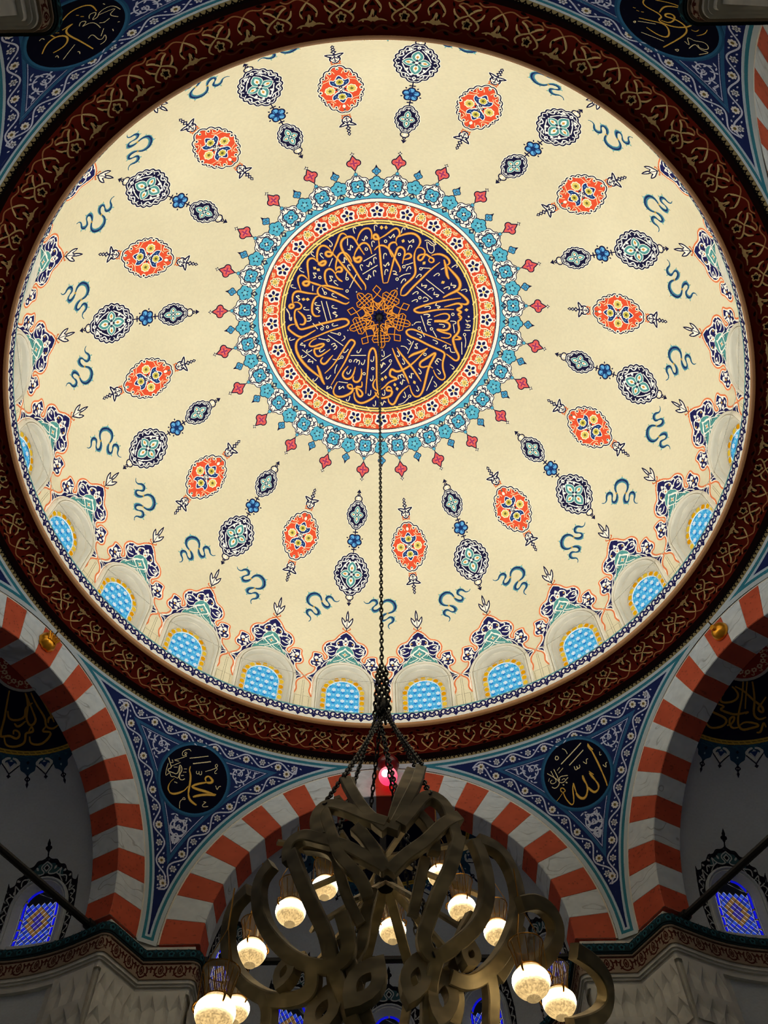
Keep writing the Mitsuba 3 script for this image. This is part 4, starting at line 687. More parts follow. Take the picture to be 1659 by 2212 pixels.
def fil_map(xy, lift):
    t = xy[:, 1] / .075; r = 6.603 + .071 * t - .4 * lift; z = 14.938 - .052 * t - lift; a = xy[:, 0] / 6.65
    return np.stack([r * np.sin(a), r * np.cos(a), z], -1)
te_ply = te.ply(fil_map, lift=.003)
for k in range(48): ent('trim_1__fillet__tooth_row', put(te_ply, 7.5 * k))
# added unseen lamp trough behind the parapet: a strip that looks inward and up
nr = np.array([-COVE_TILT[0], COVE_TILT[1]]); tr = np.array([COVE_TILT[1], COVE_TILT[0]])
cc = np.array([6.24, 15.60])
v, f = revolve([cc - tr * .04, cc + tr * .04], 192)
tm = trimesh.Trimesh(v, f, process=False)
if (tm.face_normals[0] * np.array([tm.triangles_center[0][0], tm.triangles_center[0][1], 0])).sum() > 0: f = f[:, ::-1]
scene['mat_lamp_white'] = diffuse((.7, .7, .7))
scene['added_cove_lamp__tube'] = mikit.ply((v, f), 'mat_lamp_white', smooth=False, emitter={'type': 'area', 'radiance': rgb(COVE), 'sampling_weight': 40.0})
scene['added_cove_lamp__trough'] = mikit.ply(revolve([(6.13, 15.424), (6.13, 15.50), (6.30, 15.56), (6.36, 15.66), (6.38, 15.66), (6.38, 15.424)], 192), 'mat_lamp_white', smooth=30)
say('added_cove_lamp', 'assumed ring of lamps added out of sight behind the dome parapet', 'lamp')

# ---------------------------------------------------------------- arches: hexagon of six, each with its own striped voussoirs
ZS, APO, RHO = 11.07, 6.70, 3.77
RS = math.hypot(APO, RHO)
R_IN, R_OUT, Y_F, Y_B = 3.06, 3.735, 6.72, 7.27
XS = .98                       # the arches are a little narrower than round
ANG = [0, 60, 120, 180, -120, -60]
NAMES = {0: 'front', 60: 'right', 120: 'back_right', 180: 'back', -120: 'back_left', -60: 'left'}
WORDS = {0: 'front', 60: 'right-hand', 120: 'rear right', 180: 'rear', -120: 'rear left', -60: 'left-hand'}
def wedge(t0, t1, r0, r1, y0, y1, ch=.012, n=4):
    t = np.linspace(t0, t1, n); e = np.stack([np.sin(t), np.cos(t)], -1)
    def sec(i, y): return [np.array([e[i, 0] * r, y, ZS + e[i, 1] * r]) for r in (r0, r1)]
    g = .5 * .008 / r0
    t = np.linspace(t0 + g, t1 - g, n); e = np.stack([np.sin(t), np.cos(t)], -1)
    rows = []
    for i in range(n):
        E = e[i]
        prof_ = [(r0, y1), (r0, y0 + ch), (r0 + ch, y0), (r1 - ch, y0), (r1, y0 + ch), (r1, y1)]
        rows.append([[XS * E[0] * r, y, ZS + E[1] * r] for r, y in prof_])
    v, f = loft(rows, True)
    m = 6; last = (n - 1) * m
    caps = [[0, i, i + 1] for i in range(1, m - 1)] + [[last, last + i + 1, last + i] for i in range(1, m - 1)]
    return v, np.vstack([f, caps])
NV = 25
vs_ply = []
for i in range(NV):
    t0, t1 = -math.pi / 2 + math.pi * i / NV, -math.pi / 2 + math.pi * (i + 1) / NV
    red = (i - NV // 2) % 2 == 0
    vs_ply.append(mikit.ply(wedge(t0, t1, R_IN, R_OUT, Y_F, Y_B), ('mat_red_stone_%d' if red else 'mat_white_marble_%d') % (i // 2 % 2), smooth=False))
def annulus(r0, r1, y0, y1, n=72):
    t = np.linspace(-math.pi / 2, math.pi / 2, n); e = np.stack([np.sin(t), np.cos(t)], -1)
    rows = [np.stack([XS * e[:, 0] * r, np.full(n, y), ZS + e[:, 1] * r], -1) for r, y in ((r0, y1), (r0, y0), (r1, y0), (r1, y1))]
    return loft(rows)
back_ply = mikit.ply(merge([annulus(3.735, 4.1, 6.765, 7.4), annulus(R_IN + .004, 3.76, 6.728, 7.26)]), 'mat_white_joint', smooth=False)
groove_ply = mikit.ply(annulus(3.728, 3.80, 6.75, 6.76), 'mat_dark_groove', smooth=False)
for a in ANG:
    key = fresh('arch')
    say(key, '%s arch of alternating red stone and white marble voussoirs' % WORDS[a], kind='structure')
    scene[key + '__backing'] = put(back_ply, a); scene[key + '__groove'] = put(groove_ply, a)
    for p in vs_ply: ent(key + '__voussoir', put(p, a))

# ---------------------------------------------------------------- pendentives
EL = math.radians(22.8)
def pen_map(al_deg):
    al = math.radians(al_deg)
    n = np.array([math.sin(al) * math.cos(EL), math.cos(al) * math.cos(EL), math.sin(EL)]); rt = np.array([math.cos(al), -math.sin(al), 0]); up = np.array([-math.sin(al) * math.sin(EL), -math.cos(al) * math.sin(EL), math.cos(EL)])
    def f(xy, lift):
        h = np.hypot(xy[:, 0], xy[:, 1]) + 1e-12; th = h / RS
        d = n * np.cos(th)[:, None] + (rt * (xy[:, 0] / h)[:, None] + up * (xy[:, 1] / h)[:, None]) * np.sin(th)[:, None]
        return d * (RS - lift) + [0, 0, ZS]
    return f
def pen_inv(X):
    n = np.array([0, math.cos(EL), math.sin(EL)]); rt = np.array([1.0, 0, 0]); up = np.array([0, -math.sin(EL), math.cos(EL)])
    d = (X - [0, 0, ZS]); d = d / np.linalg.norm(d, axis=1, keepdims=True); th = np.arccos(np.clip(d @ n, -1, 1)); x, y = d @ rt, d @ up; h = np.hypot(x, y) + 1e-12
    return np.stack([RS * th * x / h, RS * th * y / h], -1)
def side_curve(sg):
    t = np.linspace(math.radians(0.5), math.pi / 2, 60); a = math.radians(30 * sg)          # down from the crown of the arch at +-30 degrees
    u = -sg * RHO * XS * np.sin(t); y = np.full_like(t, APO); z = ZS + RHO * np.cos(t)
    return np.stack([u * math.cos(a) + y * math.sin(a), -u * math.sin(a) + y * math.cos(a), z], -1)
at = np.radians(np.linspace(-29.7, 29.7, 80))
top = np.stack([6.674 * np.sin(at), 6.674 * np.cos(at), np.full_like(at, 14.888)], -1)
Lc, Rc = side_curve(-1), side_curve(1)
P0_ = Polygon(np.vstack([pen_inv(top), pen_inv(Rc), pen_inv(Lc)[::-1]])).buffer(0)
pen = Art()
PW_, PT, PN = c(196, 208, 214), c(58, 128, 150), c(34, 45, 96)
pen.fill(P0_.buffer(.02), PW_, 0)
b = lambda d: P0_.buffer(-d, join_style='mitre')
pen.fill(b(.05).difference(b(.10)), PT, 1); pen.fill(b(.10).difference(b(.14)), c(186, 206, 222), 1)
pen.fill(b(.14).difference(b(.365)), PN, 1)
pen.fill(b(.365).difference(b(.42)), c(52, 98, 142), 1); pen.fill(b(.42), c(38, 51, 102), 1); pen.fill(b(.432).difference(b(.445)), c(190, 198, 230), 2)
VW = c(206, 212, 236)
def walk(g, step, start=0.0):
    for q in polys(g):
        L = q.exterior.length; n = max(3, int(round(L / step / 2)) * 2)
        yield [np.array(q.exterior.interpolate((start + i) * L / n).coords[0]) for i in range(n)], n, L
line_ = b(.252)
q_ = max(polys(line_), key=lambda g: g.area); ext = q_.exterior; Lx = ext.length; nd = int(round(Lx / .31 / 2)) * 2
wave = []
band_field = b(.148).difference(b(.358))
for i in range(nd * 8):
    s_ = Lx * i / (nd * 8); p, p2 = np.array(ext.interpolate(s_).coords[0]), np.array(ext.interpolate((s_ + .02) % Lx).coords[0]); d_ = (p2 - p) / (np.hypot(*(p2 - p)) + 1e-9); n_ = np.array([-d_[1], d_[0]])
    ph = 2 * math.pi * i / 16
    wave.append(p + n_ * .082 * math.sin(ph))
    if i % 8 == 4:                                        # a daisy in every bend of the vine
        sgn = -1 if math.sin(ph) > 0 else 1; cpt = p + n_ * .012 * sgn
        if (i // 8) % 2 == 0:
            for k in range(8): pen.dot(cpt[0] + .05 * math.cos(k * .785), cpt[1] + .05 * math.sin(k * .785), .020, c(232, 228, 226), 3, 2)
            pen.dot(*cpt, .04, c(232, 228, 222), 3); pen.dot(*cpt, .027, c(120, 104, 62), 4)
        else:
            pen.fill(rosette(6, .066, .45, *cpt, rot=20 * i), c(214, 216, 226), 3); pen.fill(rosette(6, .036, .4, *cpt), c(110, 112, 120), 4); pen.dot(*cpt, .014, VW, 5, 2)
        for s2 in (1, -1): pen.fill(petal(*(cpt + d_ * .1 * s2 + n_ * .03 * sgn), .05, .026, math.degrees(math.atan2(d_[0] * s2, d_[1] * s2)) + 30), VW, 3)
wv = LineString(wave + wave[:1]).buffer(.0135, quad_segs=2).intersection(band_field)
pen.fill(wv, VW, 3)
# arabesque: spiral vines in packed circles, mirrored about the axis, cut to the inner field
inner_f = b(.452).difference(Point(0, 0).buffer(.70)); vine = Art(); rr = np.random.default_rng(3); circles = []
for R_ in (.25, .2, .15, .11, .085, .065):
    for _ in range(2200):
        x, y = rr.uniform(0, 4.2), rr.uniform(-3.6, 2.2)
        if not inner_f.contains(Point(x, y)): continue
        if inner_f.boundary.distance(Point(x, y)) < R_ * .55: continue
        if x < R_ * .9: x = 0.0 if x < R_ * .45 else R_ * .95
        if all(math.hypot(x - a_, y - b_) > (R_ + r2) * .9 for a_, b_, r2 in circles) : circles.append((x, y, R_))
for x, y, R_ in circles:
    ph, dr_ = rr.uniform(0, 6.28), (1 if rr.random() < .5 else -1); t = np.linspace(0, 1, 26)
    rad = R_ * (1.04 - .8 * t); an = ph + dr_ * t * 2 * math.pi * 1.35
    sp = np.stack([x + rad * np.cos(an), y + rad * np.sin(an)], -1)
    vine.fill(LineString(sp).buffer(.012, quad_segs=1), VW, 2)
    vine.fill(rosette(5, max(.035, R_ * .2), .4, x, y), VW, 2); vine.dot(x, y, max(.014, R_ * .07), c(120, 130, 170), 3, 2)
    for j in (2, 5, 8, 11, 14, 17, 20):
        if R_ < .13 and j % 2: continue
        o = math.degrees(math.atan2(sp[j, 0] - x, sp[j, 1] - y)); vine.fill(petal(sp[j, 0], sp[j, 1], min(.10, R_ * .42), .034, o + rr.uniform(-60, 60)), VW, 2)
        vine.fill(petal(sp[j, 0], sp[j, 1], min(.08, R_ * .35), .03, o + 180 + rr.uniform(-50, 50)), VW, 2)
for _ in range(2600):
    x, y = rr.uniform(0, 4.2), rr.uniform(-3.6, 2.2)
    if inner_f.contains(Point(x, y)) and all(math.hypot(x - a_, y - b_) > r2 * .98 for a_, b_, r2 in circles):
        w = rr.uniform(0, 360); vine.fill(petal(x, y, .09, .03, w), VW, 2); vine.fill(petal(x, y, .07, .028, w + 130), VW, 2)
vine = vine.mirrored(); u_ = unary_union([g for g, _, L in vine.items if L == 2]).intersection(inner_f).simplify(.0025)
pen.fill(u_, VW, 2); pen.fill(unary_union([g for g, _, L in vine.items if L == 3]).intersection(inner_f), c(120, 130, 170), 3)
pen_base = Art(); pen_base.items = [x for x in pen.items if x[2] <= 1]; pen_orn = Art(); pen_orn.items = [x for x in pen.items if x[2] > 1]
pm = pen_map(0)
pen_ply, orn_ply = pen_base.ply(pm, lift=0.0, edge=.3), pen_orn.ply(pm, lift=0.0, edge=.3)
md = Art(); md.fill(ring(0, .69), c(52, 106, 146), 3); md.fill(ring(.655, .70).intersection(ring(.668, .71)), c(40, 84, 124), 4); md.fill(ring(0, .632), c(16, 17, 34), 4)
md_ply = md.ply(pm, lift=0.0)
SAY = {-30: 'front left', 30: 'front right', 90: 'right', 150: 'rear right', -150: 'rear left', -90: 'left'}
for al, mk_, dy in ((-30, 'm1', .05), (30, 'm2', .05), (150, 'm4', -.05), (-150, 'm3', -.05), (90, None, 0), (-90, None, 0)):
    key = fresh('pendentive')
    scene[key] = put(pen_ply, al); say(key, '%s blue pendentive covered with white arabesques' % SAY[al] + (' around a black inscribed disc' if mk_ else ''), kind='structure')
    scene[key + '__arabesque'] = put(orn_ply, al); labels[key + '__arabesque'] = {'label': 'white vines and daisies', 'kind': 'stuff'}
    scene[key + '__disc'] = put(md_ply, al)
    if mk_:
        tx = Art(); q = MED[mk_]
        for w, *p in q['g']: tx.line(np.array(p).reshape(-1, 2) / 1000 * .95 + [0, dy], w / 1000 * .95, c(214, 164, 66), 6, taper=.35 if w < 120 else 0); 
        for w, *p in q['g']: tx.line(np.array(p).reshape(-1, 2) / 1000 * .95 + [0, dy], w / 1000 * .45, c(240, 200, 104), 7, taper=.6)
        for w, *p in q['w']: tx.line(np.array(p).reshape(-1, 2) / 1000 * .95 + [0, dy], max(w, 12) / 1000, c(238, 222, 176), 6, n=4)
        m_, col = tx.mesh(pen_map(al), lift=0.0); scene[key + '__disc__inscription'] = mikit.ply(m_, 'mat_paint', smooth=False, color=col)

# ---------------------------------------------------------------- apses behind the arches
RA, YA = 3.10, 7.24
def apse_map(xy, lift):                                  # x azimuth * RA, y height along the shell from the springing
    az, el = xy[:, 0] / RA, np.maximum(xy[:, 1], 0) / RA; r = RA - lift
    return np.stack([r * np.cos(el) * np.sin(az), YA + r * np.cos(el) * np.cos(az), ZS + r * np.sin(el) + np.minimum(xy[:, 1], 0)], -1)
def apse_pole(xy, lift):                                 # x, y metres from the crown of the half dome, y outwards
    h = np.hypot(xy[:, 0], xy[:, 1]) + 1e-12; po = h / RA; r = RA - lift
    return np.stack([r * np.sin(po) * xy[:, 0] / h, YA + r * np.sin(po) * xy[:, 1] / h, ZS + r * np.cos(po)], -1)
WAZ = [math.radians(x) * RA for x in (-70, -35, 0, 35, 70)]
def aw(w, rise_y=.62, bottom=-.06, n=16):
    o = arch_outline(w, -rise_y, -bottom, n); return o * [1, -1]
dom = sbox(-math.radians(96) * RA, -.02, math.radians(96) * RA, math.pi / 2 * RA * .985)
for x in WAZ: dom = dom.difference(Polygon(aw(.42) + [x, 0]))
v, f = cells(dom, .17)
apse_top = (apse_map(v, 0), f)
az_ = np.linspace(-math.radians(96), math.radians(96), 60); capdisc = apse_pole(np.vstack([[[0, 0]], np.stack([.08 * np.sin(az_), .08 * np.cos(az_)], -1)]), 0)
cyl = np.stack([np.stack([RA * np.sin(az_), YA + RA * np.cos(az_), np.full_like(az_, z)], -1) for z in (ZS, 5.0, 0.0)])
apse_mesh = merge([apse_top, loft(list(cyl)), (capdisc, np.stack([np.zeros(59, int), np.arange(1, 60), np.arange(2, 61)], -1))])
apse_ply = mikit.ply(apse_mesh, 'mat_grey_plaster', smooth=40)
hd = lambda r0, r1: ring(r0, r1, 120).intersection(sbox(-5, .0, 5, 5))
ap = Art(); DN = c(26, 26, 48)
ap.fill(hd(0, .40), c(150, 46, 36), 0); ap.fill(hd(.40, .455), c(190, 186, 178), 0); ap.fill(hd(.455, 1.57), DN, 0)
for k in range(7):
    a_ = math.radians(-75 + 25 * k); x, y = .27 * math.sin(a_), .27 * math.cos(a_); ap.fill(rosette(6, .055, .3, x, y), c(214, 190, 160), 1); ap.dot(x, y, .02, c(140, 40, 30), 2, 2); ap.line([(.34 * math.sin(a_ + .2), .34 * math.cos(a_ + .2)), (.37 * math.sin(a_ + .3), .37 * math.cos(a_ + .3)), (.31 * math.sin(a_ + .35), .31 * math.cos(a_ + .35))], .02, c(200, 170, 140), 1)
ap.fill(hd(1.565, 1.65), c(104, 84, 34), 0); ap.fill(hd(1.57, 1.60), c(190, 152, 62), 1); ap.fill(hd(1.615, 1.645), c(190, 152, 62), 1)
for k in range(46):
    a_ = math.radians(-90 + 4 * k); ap.line([(1.57 * math.sin(a_), 1.57 * math.cos(a_)), (1.645 * math.sin(a_ + .05), 1.645 * math.cos(a_ + .05))], .016, c(200, 164, 76), 2, smooth=False)
ap.fill(hd(1.65, 1.74), c(44, 92, 112), 0)
fr = Art()                                               # fringe of lilies, one period of 20 degrees, drawn at radius 1.7 pointing outwards
fr.fill(Polygon(cat([(-.3, .0), (.3, 0), (.26, .1), (.16, .16), (.14, .24), (.05, .3), (0, .36), (-.05, .3), (-.14, .24), (-.16, .16), (-.26, .1)], 4, True)).buffer(0), c(38, 70, 96), 0)
fr.fill(rosette(4, .06, .3, 0, .40), DN, 0); fr.fill(star(2, .07, .03, 0, .50), DN, 0); fr.line([(0, .3), (0, .5)], .02, DN, 0, smooth=False)
for s_ in (1, -1): fr.dot(s_ * .02, .4, .011, c(190, 190, 190), 1, 2)
fr.dot(0, .2, .02, c(150, 170, 180), 1, 2); fr.fill(star(4, .04, .02, 0, .1), DN, 1)
hl = Art()
for s_ in (1, -1): hl.line([(s_ * .02, .04), (s_ * .1, .06), (s_ * .14, .13), (s_ * .07, .2), (0, .28)], .05, c(206, 206, 200), 1, taper=.3); hl.fill(petal(s_ * .12, .06, .1, .06, s_ * 30), c(206, 206, 200), 1)
hl.fill(Polygon([(-.08, .1), (.08, .1), (0, .2)]), c(34, 60, 110), 1); hl.line([(-.16, .16), (0, .33), (.16, .16)], .022, DN, 1, smooth=False); hl.fill(star(4, .045, .028, 0, .37), DN, 1)
for k in range(-5, 6):
    for art, off in ((fr, 0), (hl, 10)):
        a_ = 20 * k + off - 1.5
        if abs(a_) > 88: continue
        x, y = 1.68 * math.sin(math.radians(a_)), 1.68 * math.cos(math.radians(a_)); ap.add(art, x, y, -a_, .95)
ap.clip(sbox(-5, 0, 5, 5))
ap_ply = ap.ply(apse_pole)
# windows of the apses
ao = Art()
oc = [(0, 1.5), (.1, 1.44), (.2, 1.42), (.27, 1.34), (.37, 1.31), (.43, 1.2), (.52, 1.15), (.54, 1.05), (.62, 1.0), (.66, 1.08), (.66, .5), (.62, -.02)]
og = Polygon(np.vstack([cat(oc[:9], 4), oc[9:], [(-x, y) for x, y in oc[9:]][::-1], cat(oc[:9], 4)[::-1] * [-1, 1]])).buffer(0).difference(Polygon(aw(.52)))
ao.fill(og, c(24, 24, 34), 0); ao.fill(og.buffer(-.07).intersection(sbox(-.34, 1.0, .34, 1.4)), c(56, 88, 96), 1)
aw_ = Art(); GW = c(186, 188, 190)
for sx in (1, -1):
    aw_.line([(0, 1.4), (sx * .1, 1.3), (sx * .04, 1.22), (sx * .2, 1.2), (sx * .3, 1.26), (sx * .28, 1.15), (sx * .4, 1.12), (sx * .42, 1.02)], .022, GW, 2); aw_.line([(sx * .2, 1.2), (sx * .3, 1.1), (sx * .42, .95), (sx * .52, 1.02), (sx * .5, .85), (sx * .6, .9)], .02, GW, 2)
    for i in range(6): y = .85 - .15 * i; aw_.line([(sx * .56, y), (sx * .62, y - .04), (sx * .58, y - .1), (sx * .55, y - .14)], .018, GW, 2); aw_.fill(petal(sx * .6, y - .02, .06, .03, sx * 150), GW, 2)
    for x, y, r in ((.15, 1.26, 40), (.34, 1.2, 70), (.46, 1.1, 80), (.5, .95, 160)): aw_.fill(petal(sx * x, y, .08, .04, sx * r), GW, 2)
aw_.fill(star(4, .07, .05, 0, 1.3), GW, 2); aw_.fill(star(4, .04, .03, 0, 1.3), c(24, 24, 34), 3); aw_.clip(og.buffer(-.015)); ao.add(aw_)
ao.fill(rosette(4, .07, .3, 0, 1.63), c(24, 24, 34), 0); ao.fill(star(2, .09, .04, 0, 1.7), c(24, 24, 34), 0); ao.line([(0, 1.48), (0, 1.62)], .03, c(24, 24, 34), 0, smooth=False)
BLU = [c(20, 24, 235), c(26, 40, 205), c(40, 70, 190), c(30, 50, 150)]
aglass = []
gf = Polygon(aw(.255, .64, -.04)); gall = Polygon(aw(.325, .64, -.06))
dia, k_ = [], 0
D_ = .105
for i in range(-4, 5):
    for j in range(-1, 14):
        x, y = (i + (.5 if j % 2 else 0)) * D_, j * D_ * .5
        g = Polygon([(x - D_ * .43, y), (x, y - D_ * .43), (x + D_ * .43, y), (x, y + D_ * .43)]).intersection(gf)
        if g.area > 1e-4:
            dd = math.hypot(x, (y - .42) * .9)
            col = c(120, 84, 44) if .10 < dd < .19 else (c(50, 40, 140) if dd <= .10 else BLU[1 + (i * 3 + j) % 3])
            dia.append((g, col))
brd = [(g, BLU[0]) for g in polys(gall.buffer(-.012).difference(gf.buffer(.012)).difference(unary_union([LineString([(0, .3), (2 * math.sin(t), .3 + 2 * math.cos(t))]).buffer(.012) for t in np.linspace(0, 2 * math.pi, 13)[:-1]])))]
for off_key in (0,):
    pass
def shifted(fm, dx, dl=0.0): return lambda xy, lift: fm(np.asarray(xy) + [dx, 0], lift + dl)
wn = 24
for a in ANG:
    key = 'wall_' + NAMES[a]
    scene[key] = put(apse_ply, a); say(key, '%s half-domed bay of grey plaster behind the striped arch' % WORDS[a], kind='structure')
    scene[key + '__painted_crown'] = put(ap_ply, a); labels[key + '__painted_crown'] = {'label': 'red rosette, dark inscription band, gold cord and blue lily fringe'}
    ts = MED.get({-60: 'aL', 60: 'aR'}.get(a))
    if ts:
        tx = Art()
        for w, *p in ts['g']: tx.line(np.array(p).reshape(-1, 2) / 1000, .042, c(186, 138, 52), 2, taper=.4)
        tx.clip(hd(.46, 1.56)); m_, col = tx.mesh(apse_pole); scene[key + '__inscription'] = put(mikit.ply(m_, 'mat_paint', smooth=False, color=col), a)
    if abs(a) >= 120: continue
    for j, x in enumerate(WAZ):
        wn += 1; wk = 'window_%d' % wn; fm = shifted(apse_map, x)
        say(wk, 'arched window with blue diamond glass in the %s bay, number %d from its left' % (WORDS[a], j + 1), kind='structure')
        if a == ANG[0]:
            pass
        fmap = lambda xy, l, x=x: apse_map(np.asarray(xy) + [x, 0], l)
        if (j, 'f') not in globals().setdefault('_awc', {}):
            r2 = [apse_map(aw(w) + [x, 0], l) for w, l in ((.53, -.005), (.525, .05), (.50, .06), (.475, .03), (.455, .045), (.43, .03), (.40, .015), (.36, -.02), (.33, -.035), (.33, -.09))]
            _awc[(j, 'f')] = mikit.ply(loft(r2), 'mat_grey_plaster', smooth=35)
            _awc[(j, 'o')] = ao.ply(fmap)
            bk = Art(); bk.fill(gall.difference(unary_union([g for g, _ in dia + brd])), c(46, 50, 70), 0)
            for k in range(12):
                t = 2 * math.pi * k / 12; q = LineString([(0, .3), (2 * math.sin(t), .3 + 2 * math.cos(t))]).intersection(gf.buffer(.035).exterior)
                if not q.is_empty: q = q if q.geom_type == 'Point' else q.geoms[0]; bk.dot(q.x, q.y, .017, c(226, 206, 150), 1, 2)
            _awc[(j, 'c')] = bk.ply(lambda xy, l, x=x: apse_map(np.asarray(xy) + [x, 0], l - .042))
            _awc[(j, 'g')] = []; gj = Art()
            for g, col in dia + brd:
                ga = Art(); ga.fill(g, col, 0); gj.fill(g, col, 0); _awc[(j, 'g')].append(ga.ply(lambda xy, l, x=x: apse_map(np.asarray(xy) + [x, 0], -.045), 'mat_leaded_glass', lift=0))
            _awc[(j, 'all')] = gj.ply(lambda xy, l, x=x: apse_map(np.asarray(xy) + [x, 0], -.045), 'mat_leaded_glass', lift=0)
        scene[wk + '__frame'] = put(_awc[(j, 'f')], a); scene[wk + '__came'] = put(_awc[(j, 'c')], a); scene[wk + '__painted_surround'] = put(_awc[(j, 'o')], a)
        if (a, j) in ((-60, 4), (60, 0)):
            for p in _awc[(j, 'g')]: ent(wk + '__blue_pane', put(p, a))
        else:
            scene[wk + '__blue_pane'] = put(_awc[(j, 'all')], a); labels[wk + '__blue_pane'] = {'label': 'blue diamond panes', 'kind': 'stuff'}

# ---------------------------------------------------------------- piers, cornice at the springing, capitals, floor
def W(u, y, a):
    a = math.radians(a); return (u * math.cos(a) + y * math.sin(a), -u * math.sin(a) + y * math.cos(a))
hexa = Polygon([(APO / math.cos(math.pi / 6) * math.sin(math.radians(30 + 60 * k)), APO / math.cos(math.pi / 6) * math.cos(math.radians(30 + 60 * k))) for k in range(6)]).buffer(.02, join_style='mitre')
hall = hexa
for a in ANG:
    t = np.linspace(-math.pi / 2, math.pi / 2, 41)
    hall = hall.union(Polygon([W(-R_IN, 6.0, a), W(R_IN, 6.0, a), W(R_IN, YA, a)] + [W(R_IN * math.sin(x), YA + R_IN * math.cos(x), a) for x in t[::-1]] + [W(-R_IN, YA, a)]))
for sx in (1, -1): hall = hall.difference(sbox(min(sx * 2.87, sx * 4.4), -6.95, max(sx * 2.87, sx * 4.4), -6.38))     # the rear piers stand forward
hall = hall.buffer(.001).buffer(-.001)
def strip(d0, z0, d1, z1, key, mat):
    pass
def offset_ring(d, z0, z1):
    g = hall.buffer(.25, join_style='mitre').difference(hall.buffer(-d, join_style='mitre'))
    return tri(trimesh.creation.extrude_polygon(polys(g)[0], z1 - z0, engine='earcut')), z0
def slab(d, z0, z1):
    (v, f), z = offset_ring(d, z0, z1); return v + [0, 0, z], f
for a0 in (30, 90, 150, -150, -90, -30):
    pk_ = fresh('pier'); A, B = a0 - 30, a0 + 30
    pts = [W(R_IN, 7.7, A), W(R_IN, 6.72, A), W(3.88, 6.72, A), W(-R_IN, 6.72, B), W(-R_IN, 7.7, B), (9.6 * math.sin(math.radians(a0)), 9.6 * math.cos(math.radians(a0)))]
    scene[pk_] = mikit.ply(trimesh.creation.extrude_polygon(Polygon(pts).buffer(0), 11.02, engine='earcut'), 'mat_capital_stone', smooth=False)
    if abs(a0) == 150: scene[pk_ + '__pilaster'] = mikit.ply(boxm(math.copysign(3.60, a0), -6.66, 5.5, 1.44, .54, 11.0), 'mat_capital_stone', smooth=False)
    cw_ = [(R_ * math.sin(math.radians(a0 + t)), R_ * math.cos(math.radians(a0 + t))) for R_, t in ((7.74, -2.6), (7.74, 2.6), (8.6, 4), (8.6, -4))]
    cm = trimesh.creation.extrude_polygon(Polygon(cw_), .8, engine='earcut'); cm.apply_translation((0, 0, 10.9)); scene[pk_ + '__leak_plug'] = mikit.ply(cm, 'mat_capital_stone', smooth=False)  # added block, closes the gap where sky leaked in behind the pendentive tip
    say(pk_, '%s pier of pale stone between two arches' % SAY[a0], kind='structure')
scene['mat_dark_teal'] = diffuse(c(34, 50, 56)); scene['mat_leaf_ground'] = diffuse(c(150, 132, 116))
scene['trim_2'] = mikit.ply(merge([slab(.10, 10.335, 10.395), slab(.07, 10.30, 10.34), slab(.035, 10.2, 10.31)]), 'mat_capital_stone', smooth=False)
say('trim_2', 'stone cornice that runs round piers and bays at the springing of the arches', kind='structure')
scene['trim_2__dark_band'] = mikit.ply(merge([slab(.15, 10.69, 10.87), slab(.165, 10.72, 10.84)]), 'mat_dark_teal', smooth=False); say('trim_2__dark_band', 'dark teal and navy scalloped band on top of the cornice')
scene['trim_2__leaf_band'] = mikit.ply(merge([slab(.115, 10.40, 10.66), slab(.135, 10.66, 10.69), slab(.125, 10.39, 10.41)]), 'mat_leaf_ground', smooth=False); say('trim_2__leaf_band', 'brown leaf frieze under the dark band')
def path_map(d):
    ex = max(polys(hall.buffer(-d, join_style='mitre')), key=lambda g: g.area).exterior; xy = np.array(ex.coords); L = np.r_[0, np.cumsum(np.hypot(*np.diff(xy, axis=0).T))]
    def f(p, lift):
        t = np.mod(p[:, 0], L[-1]); x, y = np.interp(t, L, xy[:, 0]), np.interp(t, L, xy[:, 1]); e = 1e-3
        dx, dy = np.interp(np.mod(t + e, L[-1]), L, xy[:, 0]) - x, np.interp(np.mod(t + e, L[-1]), L, xy[:, 1]) - y; h = np.hypot(dx, dy) + 1e-12
        s_ = 1 if ex.is_ccw else -1
        return np.stack([x - s_ * dy / h * lift, y + s_ * dx / h * lift, p[:, 1]], -1)
    return f, L[-1]
lm, LL = path_map(.115); nl = int(LL / .30); lf = Art(); BR = c(74, 34, 26); stp = LL / nl
for i in range(nl):
    x = (i + .5) * stp; q = Art()
    q.line([(-.07, .2), (-.09, .1), (0, .03), (.09, .1), (.07, .2)], .024, BR, 0); q.line([(0, .22), (-.035, .14), (0, .08), (.035, .14), (0, .22)], .018, BR, 0); q.fill(petal(0, .1, .08, .04, 0), BR, 0)
    for s_ in (1, -1): q.line([(s_ * .07, .2), (s_ * .12, .16), (s_ * .15, .2), (s_ * .15, .1)], .02, BR, 0); q.line([(s_ * .05, .1), (s_ * .1, .05)], .02, BR, 0, smooth=False)
    q.line([(-.15, .245), (.15, .245)], .02, BR, 0, smooth=False)
    lf.add(q, x, 10.40)
scene['trim_2__leaf_band__leaf_row'] = lf.ply(lm, lift=.002, edge=.12); labels['trim_2__leaf_band__leaf_row'] = {'label': 'dark brown painted leaves', 'kind': 'stuff'}
dm, LL = path_map(.165); nl = int(LL / .17); df = Art(); stp = LL / nl
for i in range(nl):
    x = (i + .5) * stp; df.fill(rosette(5, .055, .3, x, 10.785), c(46, 92, 104), 0); df.fill(rosette(5, .026, .3, x, 10.785), c(18, 30, 44), 1); df.fill(star(4, .045, .02, x + stp / 2, 10.83), c(40, 80, 96), 0)
scene['trim_2__dark_band__bosses'] = df.ply(dm, lift=.002, edge=.12); labels['trim_2__dark_band__bosses'] = {'label': 'teal painted rosettes', 'kind': 'stuff'}
